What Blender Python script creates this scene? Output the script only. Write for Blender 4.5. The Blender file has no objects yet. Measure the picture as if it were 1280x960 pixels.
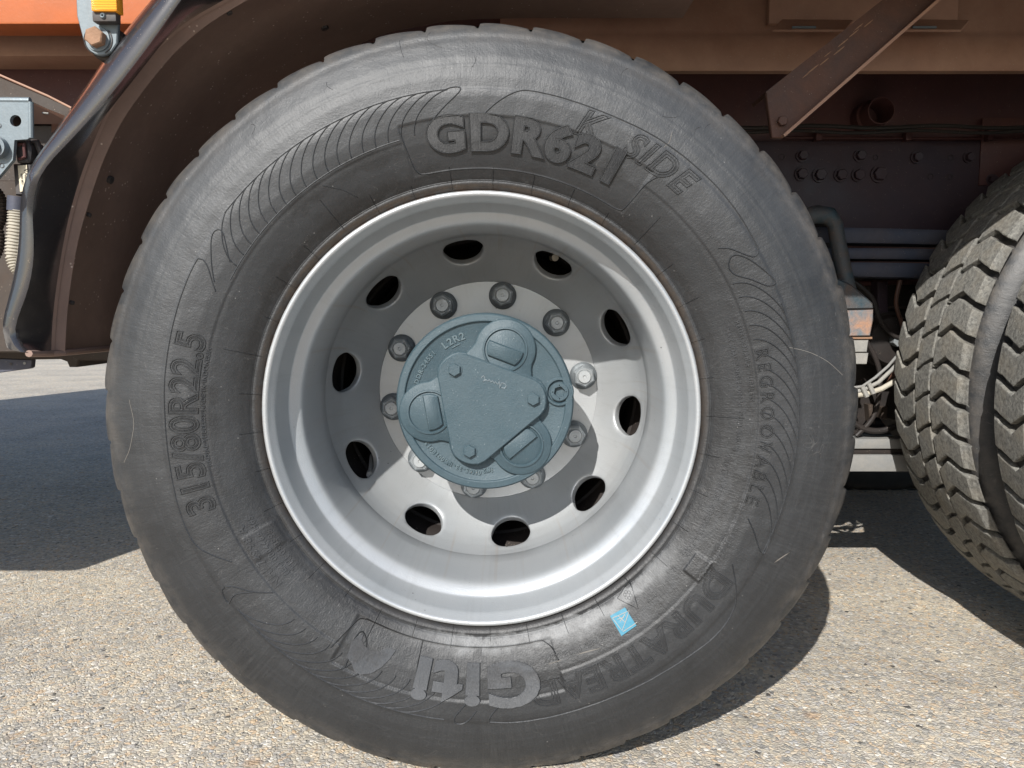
import bpy, bmesh, math, random
import numpy as np
from mathutils import Vector, Matrix
R = math.radians
sc = bpy.context.scene
COL = sc.collection
rnd = random.Random(7)

# ------------------------------------------------------------------ camera, light, exposure
F_PX = 980.0; PITCH = 0.0935; CAM = (0.0414, -1.0575, 0.645)
cd = bpy.data.cameras.new('camera'); cam = bpy.data.objects.new('camera', cd); COL.objects.link(cam)
cd.sensor_width = 36.0; cd.lens = 36.0 * F_PX / 1280.0; cd.clip_start = 0.02; cd.clip_end = 500
cam.location = CAM; cam.rotation_euler = (R(90) - PITCH, 0, 0); sc.camera = cam

SUN_DIR = Vector((0.49, 1.30, -1.0)).normalized()          # the way the light travels
w = bpy.data.worlds.new('World'); sc.world = w; w.use_nodes = True
wn = w.node_tree.nodes; wl = w.node_tree.links
sky = wn.new('ShaderNodeTexSky'); sky.sky_type = 'NISHITA'; sky.sun_disc = False
sky.sun_elevation = math.asin(-SUN_DIR.z); sky.sun_rotation = math.atan2(-SUN_DIR.x, -SUN_DIR.y)
sky.air_density = 1.0; sky.dust_density = 1.0
wl.new(sky.outputs[0], wn['Background'].inputs[0]); wn['Background'].inputs[1].default_value = 0.11
sd = bpy.data.lights.new('sun', 'SUN'); sun = bpy.data.objects.new('sun', sd); COL.objects.link(sun)
sd.energy = 4.5; sd.angle = R(0.5); sd.color = (1.0, 0.975, 0.93)
sun.rotation_euler = SUN_DIR.to_track_quat('-Z', 'Y').to_euler(); sun.location = (-3, -6, 6)
sc.view_settings.view_transform = 'Standard'; sc.view_settings.look = 'None'
sc.view_settings.exposure = 0.52; sc.view_settings.gamma = 1.0
sc.render.engine = 'CYCLES'
sc.cycles.max_bounces = 6; sc.cycles.diffuse_bounces = 4; sc.cycles.glossy_bounces = 3

def U(px, py, y):
    """point at depth y seen at pixel (px, py) of the 1280x960 photograph"""
    a = (px - 640) / F_PX; b = -(py - 480) / F_PX
    dy = math.cos(PITCH) + b * math.sin(PITCH); dz = -math.sin(PITCH) + b * math.cos(PITCH)
    t = (y - CAM[1]) / dy
    return Vector((CAM[0] + a * t, y, CAM[2] + dz * t))

# ------------------------------------------------------------------ materials
class NT:
    def __init__(s, name):
        s.m = bpy.data.materials.new(name); s.m.use_nodes = True
        s.t = s.m.node_tree; s.n = s.t.nodes; s.l = s.t.links; s.b = s.n['Principled BSDF']
        s.co = s.n.new('ShaderNodeTexCoord').outputs['Object']
    def node(s, typ, ins=None, **kw):
        k = s.n.new(typ)
        for a, v in kw.items(): setattr(k, a, v)
        for a, v in (ins or {}).items(): s.put(k.inputs[a], v)
        return k
    def put(s, sock, v):
        if hasattr(v, 'is_output'): s.l.new(v, sock)
        else: sock.default_value = v
    def noise(s, vec, scale, detail=3, rough=0.55, dist=0.0):
        return s.node('ShaderNodeTexNoise', {'Vector': vec, 'Scale': scale, 'Detail': detail, 'Roughness': rough, 'Distortion': dist}).outputs['Fac']
    def ramp(s, fac, stops):
        k = s.node('ShaderNodeValToRGB', {'Fac': fac}); e = k.color_ramp.elements
        while len(e) < len(stops): e.new(0.5)
        for i, (p, c) in enumerate(stops):
            e[i].position = p; e[i].color = (c, c, c, 1) if isinstance(c, (int, float)) else (*c, 1)
        return k.outputs['Color']
    def mix(s, fac, a, b, mode='MIX'):
        k = s.node('ShaderNodeMix', data_type='RGBA', blend_type=mode)
        s.put(k.inputs[0], fac)
        for i, v in ((6, a), (7, b)):
            s.put(k.inputs[i], v if hasattr(v, 'is_output') or len(v) == 4 else (*v, 1))
        return k.outputs[2]
    def math(s, op, a, b=0.0, c=0.0):
        k = s.node('ShaderNodeMath', operation=op); s.put(k.inputs[0], a); s.put(k.inputs[1], b)
        if op in ('MULTIPLY_ADD',): s.put(k.inputs[2], c)
        return k.outputs[0]
    def band(s, x, a, b, c, d):
        """0 below a, 1 between b and c, 0 above d"""
        u = s.node('ShaderNodeMapRange', {'Value': x, 'From Min': a, 'From Max': b}).outputs[0]
        v = s.node('ShaderNodeMapRange', {'Value': x, 'From Min': c, 'From Max': d, 'To Min': 1.0, 'To Max': 0.0}).outputs[0]
        return s.math('MULTIPLY', u, v)
    def bump(s, h, strength, dist, prev=None):
        k = s.node('ShaderNodeBump', {'Height': h, 'Strength': strength, 'Distance': dist})
        if prev is not None: s.l.new(prev, k.inputs['Normal'])
        return k.outputs[0]
    def polar(s):
        sp = s.node('ShaderNodeSeparateXYZ', {0: s.co})
        x, z = sp.outputs[0], sp.outputs[2]
        r = s.math('SQRT', s.math('ADD', s.math('MULTIPLY', x, x), s.math('MULTIPLY', z, z)))
        a = s.math('ARCTAN2', x, z)
        return r, a, sp.outputs[1]
    def comb(s, x, y, z=0.0):
        return s.node('ShaderNodeCombineXYZ', {0: x, 1: y, 2: z}).outputs[0]
    def done(s, col=None, rough=None, metal=0.0, normal=None, spec=None):
        if col is not None: s.put(s.b.inputs['Base Color'], col if hasattr(col, 'is_output') or len(col) == 4 else (*col, 1))
        if rough is not None: s.put(s.b.inputs['Roughness'], rough)
        s.put(s.b.inputs['Metallic'], metal)
        if normal is not None: s.l.new(normal, s.b.inputs['Normal'])
        if spec is not None: s.b.inputs['Specular IOR Level'].default_value = spec
        return s.m

def worn(name, base, rough=0.5, metal=0.0, dust=(0.25, 0.19, 0.14), dust_amt=0.4, scale=9.0, speck=0.5, speck_col=(0.35, 0.28, 0.22),
         speck_scale=260, bump=0.15, bump_scale=180, coat=0.0, rvar=0.25):
    """paint, plastic or bare metal with uneven dust, specks and fine relief"""
    t = NT(name)
    n1 = t.noise(t.co, scale, 5, 0.62, 0.4)
    m1 = t.ramp(n1, [(0.35, 0.0), (0.72, 1.0)])
    c = t.mix(t.math('MULTIPLY', m1, dust_amt), base, dust)
    n2 = t.noise(t.co, scale * 7, 4, 0.6)
    c = t.mix(t.math('MULTIPLY', t.ramp(n2, [(0.3, 0.0), (0.8, 1.0)]), 0.35), c, tuple(v * 0.6 for v in base))
    v = t.node('ShaderNodeTexVoronoi', {'Vector': t.co, 'Scale': speck_scale})
    sp = t.ramp(v.outputs['Distance'], [(0.10, 1.0), (0.22, 0.0)])
    gate = t.ramp(t.noise(t.co, speck_scale * 0.31, 2), [(0.56, 0.0), (0.62, 1.0)])
    c = t.mix(t.math('MULTIPLY', t.math('MULTIPLY', sp, gate), speck), c, speck_col)
    rr = t.math('ADD', t.math('MULTIPLY', m1, rvar), rough)
    nb = t.bump(t.noise(t.co, bump_scale, 4, 0.7), bump, 0.002)
    m = t.done(c, rr, metal, nb)
    if coat: t.b.inputs['Coat Weight'].default_value = coat; t.b.inputs['Coat Roughness'].default_value = 0.15
    return m

def rubber(name, base=0.062, light_or_film=0.42, text=None):
    t = NT(name); r, a, y = t.polar()
    big = t.noise(t.co, 7, 5, 0.6, 0.3)
    fine = t.noise(t.co, 420, 3, 0.75)
    col = t.mix(t.ramp(big, [(0.3, 0.0), (0.7, 1.0)]), (base * 0.62, base * 0.66, base * 0.72), (base * 1.18, base * 1.24, base * 1.34))
    # fine drawn-out streaks running across the shoulder of the sidewall
    st = t.noise(t.comb(t.math('MULTIPLY', a, 42.0), t.math('MULTIPLY', r, 7.0)), 3.2, 5, 0.75, 0.25)
    stm = t.math('MULTIPLY', t.band(r, 0.395, 0.43, 0.50, 0.516), t.ramp(st, [(0.42, 0.0), (0.70, 1.0)]))
    up = t.ramp(t.noise(t.comb(t.math('MULTIPLY', a, 1.1), t.math('MULTIPLY', r, 3.0)), 1.6, 3), [(0.38, 0.15), (0.62, 1.0)])
    col = t.mix(t.math('MULTIPLY', t.math('MULTIPLY', stm, up), 0.42), col, (base * 2.9, base * 2.95, base * 3.0))
    # light from above painted into the upper half of the sidewall, ragged edge
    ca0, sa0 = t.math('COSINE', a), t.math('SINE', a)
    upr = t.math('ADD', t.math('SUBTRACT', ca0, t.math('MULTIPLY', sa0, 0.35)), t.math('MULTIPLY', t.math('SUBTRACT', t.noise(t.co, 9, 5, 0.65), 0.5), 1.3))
    top_light = t.math('MULTIPLY', t.node('ShaderNodeMapRange', {'Value': upr, 'From Min': 0.0, 'From Max': 1.1}).outputs[0], t.band(r, 0.34, 0.42, 0.49, 0.53))
    col = t.mix(t.math('MULTIPLY', top_light, light_or_film), col, (0.098, 0.101, 0.104))
    # black stained ring next to the bead
    rn = t.math('ADD', r, t.math('MULTIPLY', t.math('SUBTRACT', t.noise(t.comb(t.math('MULTIPLY', a, 6.0), t.math('MULTIPLY', r, 20.0)), 2.0, 4), 0.5), 0.035))
    ring = t.math('MULTIPLY', t.band(rn, 0.309, 0.315, 0.322, 0.338), t.ramp(t.noise(t.comb(a, r), 1.7, 2), [(0.35, 0.35), (0.62, 1.0)]))
    col = t.mix(t.math('MULTIPLY', ring, 0.85), col, (base * 0.25, base * 0.21, base * 0.19))
    # black scuffed patches on the rib where the lettering zone begins
    rn2 = t.math('ADD', r, t.math('MULTIPLY', t.math('SUBTRACT', t.noise(t.co, 46, 4), 0.5), 0.05))
    rub = t.math('MULTIPLY', t.band(rn2, 0.348, 0.354, 0.364, 0.370), t.ramp(t.noise(t.comb(a, 0.3), 2.3, 3), [(0.50, 0.0), (0.60, 1.0)]))
    col = t.mix(t.math('MULTIPLY', rub, 0.55), col, (base * 0.38, base * 0.36, base * 0.35))
    # wet-looking black scuffs along the lower right of the lettering ring, pale dust film below the rim
    ca, sa = t.math('COSINE', a), t.math('SINE', a)
    low = t.node('ShaderNodeMapRange', {'Value': t.math('SUBTRACT', t.math('MULTIPLY', sa, 0.75), t.math('MULTIPLY', ca, 0.66)), 'From Min': 0.45, 'From Max': 0.92}).outputs[0]
    sc_n = t.ramp(t.noise(t.comb(t.math('MULTIPLY', a, 5.0), t.math('MULTIPLY', r, 45.0)), 2.0, 5, 0.65), [(0.46, 0.0), (0.54, 1.0)])
    scuff = t.math('MULTIPLY', t.math('MULTIPLY', low, t.band(rn2, 0.328, 0.338, 0.368, 0.385)), sc_n)
    col = t.mix(t.math('MULTIPLY', scuff, 0.70), col, (base * 0.30, base * 0.30, base * 0.31))
    pale = t.node('ShaderNodeMapRange', {'Value': t.math('SUBTRACT', t.math('MULTIPLY', sa, 0.30), t.math('MULTIPLY', ca, 0.95)), 'From Min': 0.74, 'From Max': 0.93}).outputs[0]
    pale = t.math('MULTIPLY', t.math('MULTIPLY', pale, t.band(rn, 0.309, 0.313, 0.324, 0.334)), t.ramp(t.noise(t.co, 34, 5, 0.7), [(0.30, 0.35), (0.60, 1.0)]))
    col = t.mix(t.math('MULTIPLY', pale, 0.9), col, (0.165, 0.168, 0.170))
    # brown dust at the bead and along the tread edge
    dn = t.noise(t.co, 38, 4, 0.65)
    bead = t.math('MULTIPLY', t.band(r, 0.285, 0.296, 0.3045, 0.3085), t.ramp(dn, [(0.30, 0.2), (0.62, 1.0)]))
    col = t.mix(t.math('MULTIPLY', bead, t.node('ShaderNodeMapRange', {'Value': ca, 'From Min': -0.6, 'From Max': 0.8, 'To Min': 0.08, 'To Max': 0.48}).outputs[0]), col, (0.10, 0.066, 0.038))
    edge = t.math('MULTIPLY', t.band(r, 0.472, 0.507, 0.53, 0.6), t.ramp(dn, [(0.36, 0.0), (0.66, 1.0)]))
    col = t.mix(t.math('MULTIPLY', edge, 0.62), col, (0.115, 0.100, 0.085))
    # pale nicks, salt and long thin scratches
    v = t.node('ShaderNodeTexVoronoi', {'Vector': t.co, 'Scale': 120.0})
    nick = t.math('MULTIPLY', t.ramp(v.outputs['Distance'], [(0.05, 1.0), (0.12, 0.0)]), t.ramp(t.noise(t.co, 30, 2), [(0.60, 0.0), (0.66, 1.0)]))
    col = t.mix(t.math('MULTIPLY', nick, 0.45), col, (0.33, 0.32, 0.30))
    wv = t.noise(t.comb(t.math('MULTIPLY', a, 3.0), t.math('MULTIPLY', r, 9.0)), 3.0, 2, 0.5, 1.5)
    scr = t.ramp(wv, [(0.498, 0.0), (0.5, 1.0), (0.502, 0.0)])
    col = t.mix(t.math('MULTIPLY', t.math('MULTIPLY', scr, t.ramp(big, [(0.45, 0.0), (0.6, 1.0)])), 0.25), col, (0.2, 0.19, 0.18))
    col = t.mix(t.math('MULTIPLY', t.ramp(fine, [(0.35, 0.0), (0.75, 1.0)]), 0.30), col, (base * 1.9, base * 1.96, base * 2.05))
    nb = t.bump(fine, 0.5, 0.0008)
    nb = t.bump(t.noise(t.co, 60, 4, 0.6), 0.30, 0.003, nb)
    nb = t.bump(st, 0.30, 0.0012, nb)
    if text:
        wvn = t.node('ShaderNodeTexWave', {'Vector': t.comb(a, r), 'Scale': text, 'Distortion': 0.4}, wave_type='BANDS', bands_direction='Y').outputs['Fac']
        nb = t.bump(wvn, 0.5, 0.0008, nb)
    return t.done(col, t.math('ADD', t.math('MULTIPLY', big, 0.20), 0.37), 0.0, nb, 0.5)

M = {}
M['rubber'] = rubber('sidewall_rubber', 0.020, light_or_film=0.36)
M['rubber_text'] = rubber('dark_letter_rubber', 0.011, light_or_film=0.03, text=260.0)
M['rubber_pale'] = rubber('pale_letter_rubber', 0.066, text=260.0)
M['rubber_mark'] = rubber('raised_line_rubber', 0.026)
M['rubber_outline'] = rubber('letter_outline_rubber', 0.018, light_or_film=0.15)

def tread_mat():
    t = NT('tread_rubber'); r, a, y = t.polar()
    n = t.noise(t.comb(t.math('MULTIPLY', a, 0.45), t.math('MULTIPLY', y, 1.0), t.math('MULTIPLY', r, 1.0)), 150, 5, 0.8, 0.4)
    big = t.noise(t.co, 22, 4)
    c = t.mix(t.ramp(n, [(0.38, 0.0), (0.62, 1.0)]), (0.100, 0.098, 0.090), (0.245, 0.238, 0.215))
    c = t.mix(t.math('MULTIPLY', t.ramp(big, [(0.45, 0.0), (0.7, 1.0)]), 0.35), c, (0.27, 0.23, 0.17))
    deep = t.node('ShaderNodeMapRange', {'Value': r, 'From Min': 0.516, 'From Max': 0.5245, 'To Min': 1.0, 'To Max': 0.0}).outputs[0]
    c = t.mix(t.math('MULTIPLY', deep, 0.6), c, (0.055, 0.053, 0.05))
    nb = t.bump(n, 0.8, 0.0025)
    return t.done(c, 0.8, 0.0, nb, 0.3)
M['tread'] = tread_mat()

def silver():
    t = NT('silver_wheel_paint'); r, a, y = t.polar()
    n = t.noise(t.co, 520, 2, 0.7); big = t.noise(t.co, 9, 4)
    c = t.mix(t.ramp(big, [(0.3, 0.0), (0.75, 1.0)]), (0.385, 0.405, 0.42), (0.44, 0.45, 0.455))
    rust = t.math('MULTIPLY', t.band(r, 0.2965, 0.2985, 0.305, 0.31), t.ramp(t.noise(t.comb(t.math('MULTIPLY', a, 5.0), r), 3.0, 4), [(0.45, 0.0), (0.58, 1.0)]))
    c = t.mix(t.math('MULTIPLY', rust, 0.55), c, (0.23, 0.115, 0.05))
    # rust drips from the holes and brown film in the bowl
    drip = t.math('MULTIPLY', t.band(r, 0.236, 0.252, 0.257, 0.262), t.ramp(t.noise(t.comb(t.math('MULTIPLY', a, 9.0), 0.0), 2.0, 3), [(0.57, 0.0), (0.66, 1.0)]))
    c = t.mix(t.math('MULTIPLY', drip, 0.30), c, (0.33, 0.21, 0.11))
    light_or_film = t.math('MULTIPLY', t.band(y, 0.18, 0.25, 0.5, 0.6), t.ramp(t.noise(t.co, 16, 4), [(0.35, 0.15), (0.7, 1.0)]))
    c = t.mix(t.math('MULTIPLY', light_or_film, 0.30), c, (0.36, 0.35, 0.335))
    v = t.node('ShaderNodeTexVoronoi', {'Vector': t.co, 'Scale': 190.0})
    sp = t.math('MULTIPLY', t.ramp(v.outputs['Distance'], [(0.05, 1.0), (0.13, 0.0)]), t.ramp(t.noise(t.co, 33, 2), [(0.60, 0.0), (0.64, 1.0)]))
    c = t.mix(t.math('MULTIPLY', sp, 0.7), c, (0.12, 0.10, 0.08))
    # dried water marks and brake dust drawn outwards from the hub
    wm = t.ramp(t.noise(t.comb(t.math('MULTIPLY', a, 11.0), t.math('MULTIPLY', r, 9.0), y), 2.2, 5, 0.7), [(0.52, 0.0), (0.66, 1.0)])
    c = t.mix(t.math('MULTIPLY', wm, 0.12), c, (0.24, 0.235, 0.225))
    v2 = t.node('ShaderNodeTexVoronoi', {'Vector': t.co, 'Scale': 62.0})
    chip = t.math('MULTIPLY', t.ramp(v2.outputs['Distance'], [(0.04, 1.0), (0.09, 0.0)]), t.ramp(t.noise(t.co, 14, 2), [(0.58, 0.0), (0.63, 1.0)]))
    c = t.mix(t.math('MULTIPLY', chip, 0.8), c, (0.06, 0.05, 0.045))
    nb = t.bump(n, 0.30, 0.0008)
    nb = t.bump(t.noise(t.co, 90, 3), 0.10, 0.0012, nb)
    return t.done(c, t.math('ADD', t.math('MULTIPLY', big, 0.14), 0.32), 0.42, nb)
M['silver'] = silver()
M['nut'] = worn('dark_grey_nut_steel', (0.27, 0.295, 0.31), 0.42, 0.35, dust=(0.26, 0.255, 0.245), dust_amt=0.35, scale=40, speck=0.2)
M['washer'] = worn('dark_washer_steel', (0.13, 0.145, 0.155), 0.45, 0.4, dust=(0.15, 0.155, 0.155), dust_amt=0.4, scale=50, speck=0.2)
M['stud'] = worn('pale_stud_end', (0.42, 0.44, 0.45), 0.45, 0.4, dust=(0.30, 0.28, 0.25), dust_amt=0.3, scale=60, speck=0.1)
M['hub'] = worn('blue_grey_hub_paint', (0.040, 0.070, 0.086), 0.42, 0.0, dust=(0.060, 0.088, 0.101), dust_amt=0.5, scale=22, speck=0.35,
                speck_col=(0.32, 0.36, 0.37), speck_scale=240, bump=0.40, bump_scale=420)
M['hub_worn'] = worn('chipped_hub_lettering', (0.050, 0.082, 0.098), 0.5, 0.0, dust=(0.15, 0.19, 0.20), dust_amt=0.6, scale=90)
M['plastic'] = worn('black_fender_plastic', (0.028, 0.027, 0.030), 0.20, 0.0, dust=(0.060, 0.048, 0.044), dust_amt=0.25, scale=12, rvar=0.04, speck=0.8,
                    speck_col=(0.22, 0.17, 0.14), speck_scale=330, bump=0.05, coat=1.0)
M['liner'] = worn('dusty_fender_liner', (0.230, 0.150, 0.120), 0.62, 0.0, dust=(0.33, 0.225, 0.180), dust_amt=0.6, scale=7, speck=0.85,
                  speck_col=(0.75, 0.62, 0.52), speck_scale=130, bump=0.25, bump_scale=120)
M['beam'] = worn('dusty_brown_beam_paint', (0.30, 0.160, 0.105), 0.5, 0.0, dust=(0.44, 0.275, 0.19), dust_amt=0.7, scale=6, speck=0.6, speck_scale=170)
M['frame'] = worn('dark_red_brown_frame_paint', (0.075, 0.027, 0.027), 0.5, 0.0, dust=(0.12, 0.045, 0.034), dust_amt=0.6, scale=6, speck=0.5)
M['frame_blue'] = worn('dark_blue_black_frame_paint', (0.032, 0.020, 0.030), 0.42, 0.0, dust=(0.065, 0.034, 0.038), dust_amt=0.5, scale=9, speck=0.5)
M['strut'] = worn('rusty_brown_brace_paint', (0.060, 0.026, 0.016), 0.5, 0.0, dust=(0.16, 0.070, 0.042), dust_amt=0.55, scale=16, speck=0.5, bump=0.4)
M['spring'] = worn('blue_grey_spring_steel', (0.050, 0.060, 0.090), 0.5, 0.2, dust=(0.14, 0.11, 0.10), dust_amt=0.4, scale=14, speck=0.6)
M['teal'] = worn('teal_grey_casting_paint', (0.035, 0.062, 0.078), 0.5, 0.1, dust=(0.15, 0.09, 0.06), dust_amt=0.75, scale=28, speck=0.6, bump=0.5)
M['patchy'] = worn('teal_paint_flaked_to_rust', (0.10, 0.15, 0.18), 0.6, 0.0, dust=(0.40, 0.21, 0.12), dust_amt=1.0, scale=38, speck=0.4, bump=0.6)
M['rust'] = worn('orange_rust', (0.30, 0.17, 0.10), 0.75, 0.0, dust=(0.24, 0.15, 0.10), dust_amt=0.7, scale=40, speck=0.4, bump=0.6)
M['galv'] = worn('pale_blue_grey_bracket', (0.15, 0.185, 0.205), 0.42, 0.25, dust=(0.20, 0.20, 0.195), dust_amt=0.35, scale=18, speck=0.5, speck_scale=400)
M['orange'] = worn('orange_body_paint', (0.50, 0.115, 0.018), 0.40, 0.0, dust=(0.26, 0.10, 0.045), dust_amt=0.6, scale=5, speck=0.3)
M['black'] = worn('black_plastic_fitting', (0.03, 0.028, 0.03), 0.45, 0.0, dust=(0.11, 0.085, 0.07), dust_amt=0.55, scale=40)
M['brown'] = worn('dusty_brown_box_paint', (0.036, 0.025, 0.018), 0.6, 0.0, dust=(0.075, 0.052, 0.038), dust_amt=0.6, scale=14)
M['cream'] = worn('cream_hose_plastic', (0.44, 0.41, 0.34), 0.6, 0.0, dust=(0.30, 0.25, 0.19), dust_amt=0.6, scale=30)
M['label'] = worn('cream_label_paper', (0.62, 0.56, 0.42), 0.6, 0.0, dust=(0.45, 0.38, 0.27), dust_amt=0.4, scale=60)
M['soot'] = worn('oily_black_brown_iron', (0.012, 0.009, 0.008), 0.6, 0.0, dust=(0.030, 0.019, 0.014), dust_amt=0.6, scale=20)
M['ink'] = NT('black_print').done((0.03, 0.03, 0.03), 0.6)
M['white'] = worn('white_scuffed_paint', (0.24, 0.235, 0.22), 0.6, 0.0, dust=(0.40, 0.37, 0.32), dust_amt=0.5, scale=40)
M['bar'] = worn('pale_grey_bar_paint', (0.20, 0.205, 0.205), 0.55, 0.0, dust=(0.28, 0.25, 0.21), dust_amt=0.5, scale=16)
M['sticker'] = worn('blue_sticker', (0.012, 0.16, 0.25), 0.4, 0.0, dust=(0.04, 0.22, 0.30), dust_amt=0.5, scale=90, speck=0.2)
t_ = NT('amber_lens'); wv_ = t_.node('ShaderNodeTexWave', {'Vector': t_.co, 'Scale': 160.0}, bands_direction='Z').outputs['Fac']
M['amber'] = t_.done((0.95, 0.38, 0.02), 0.15, 0.0, t_.bump(wv_, 0.6, 0.002)); t_.b.inputs['Coat Weight'].default_value = 0.5

def ground_mat():
    t = NT('exposed_aggregate_asphalt')
    warp = t.noise(t.co, 55, 3); vec = t.node('ShaderNodeVectorMath', {0: t.co, 1: t.comb(t.math('MULTIPLY', warp, 0.010), t.math('MULTIPLY', t.noise(t.co, 210, 3), 0.006))}, operation='ADD').outputs[0]
    stops = [(0.0, (0.26, 0.26, 0.25)), (0.16, (0.42, 0.39, 0.345)), (0.34, (0.54, 0.485, 0.39)), (0.48, (0.44, 0.43, 0.41)),
             (0.62, (0.62, 0.56, 0.46)), (0.76, (0.54, 0.41, 0.28)), (0.86, (0.37, 0.37, 0.38)), (0.93, (0.76, 0.73, 0.67)), (1.0, (0.17, 0.17, 0.17))]
    def layer(scale, rnds):
        v = t.node('ShaderNodeTexVoronoi', {'Vector': vec, 'Scale': scale, 'Randomness': rnds})
        e = t.node('ShaderNodeTexVoronoi', {'Vector': vec, 'Scale': scale, 'Randomness': rnds}, feature='DISTANCE_TO_EDGE')
        sx = t.node('ShaderNodeSeparateColor', {0: v.outputs['Color']})
        return sx.outputs[0], sx.outputs[1], e.outputs['Distance'], v.outputs['Distance']
    r1, g1, e1, d1 = layer(150, 1.0)
    r2, g2, e2, d2 = layer(84, 1.0)
    c1 = t.ramp(r1, stops); c2 = t.ramp(r2, stops)
    pick = t.math('MULTIPLY', t.math('GREATER_THAN', g2, 0.60), t.math('GREATER_THAN', e2, 0.10))
    c = t.mix(pick, c1, c2)
    fine = t.noise(t.co, 900, 3, 0.75)
    c = t.mix(t.math('MULTIPLY', t.ramp(fine, [(0.3, 0.0), (0.75, 1.0)]), 0.30), c, (0.33, 0.31, 0.28))
    gap = t.math('MULTIPLY', t.ramp(e1, [(0.0, 1.0), (0.07, 0.0)]), t.math('SUBTRACT', 1.0, pick))
    gate = t.ramp(t.noise(t.co, 60, 3), [(0.38, 0.1), (0.62, 1.0)])
    c = t.mix(t.math('MULTIPLY', t.math('MULTIPLY', gap, gate), 0.38), c, (0.085, 0.075, 0.065))
    pit = t.math('GREATER_THAN', t.math('MULTIPLY', r1, g1), 0.90)
    c = t.mix(t.math('MULTIPLY', pit, 0.8), c, (0.035, 0.033, 0.032))
    tint = t.ramp(t.noise(t.co, 2.4, 5, 0.6), [(0.33, (0.84, 0.82, 0.79)), (0.50, (1.01, 0.985, 0.945)), (0.70, (1.17, 1.12, 1.02))])
    st2 = t.ramp(t.noise(t.co, 9.0, 4, 0.6, 0.6), [(0.60, 0.0), (0.72, 1.0)])
    c = t.mix(t.math('MULTIPLY', st2, 0.35), c, (0.26, 0.235, 0.21))
    rs = t.node('ShaderNodeTexVoronoi', {'Vector': vec, 'Scale': 5.5})
    c = t.mix(t.math('MULTIPLY', t.ramp(rs.outputs['Distance'], [(0.03, 1.0), (0.10, 0.0)]), 0.45), c, (0.42, 0.22, 0.08))
    c = t.mix(1.0, c, tint, 'MULTIPLY')
    h = t.math('ADD', t.math('MULTIPLY', t.ramp(e1, [(0.0, 0.0), (0.30, 1.0)]), 0.35), t.math('MULTIPLY', r1, 0.60))
    h = t.math('ADD', h, t.math('MULTIPLY', pick, 0.35))
    nb = t.bump(h, 0.95, 0.0034)
    nb = t.bump(t.noise(t.co, 30, 4), 0.25, 0.004, nb)
    return t.done(c, 0.78, 0.0, nb, 0.35)
M['ground'] = ground_mat()
def stone_mat():
    t = NT('loose_stone'); oi = t.node('ShaderNodeNewGeometry').outputs['Random Per Island']
    c = t.ramp(oi, [(0.0, (0.20, 0.19, 0.18)), (0.3, (0.40, 0.34, 0.26)), (0.5, (0.33, 0.31, 0.28)), (0.7, (0.47, 0.35, 0.22)), (0.9, (0.55, 0.51, 0.44)), (1.0, (0.12, 0.11, 0.11))])
    return t.done(c, 0.8, 0.0, t.bump(t.noise(t.co, 700, 3), 0.4, 0.001), 0.3)
M['stone'] = stone_mat()

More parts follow.
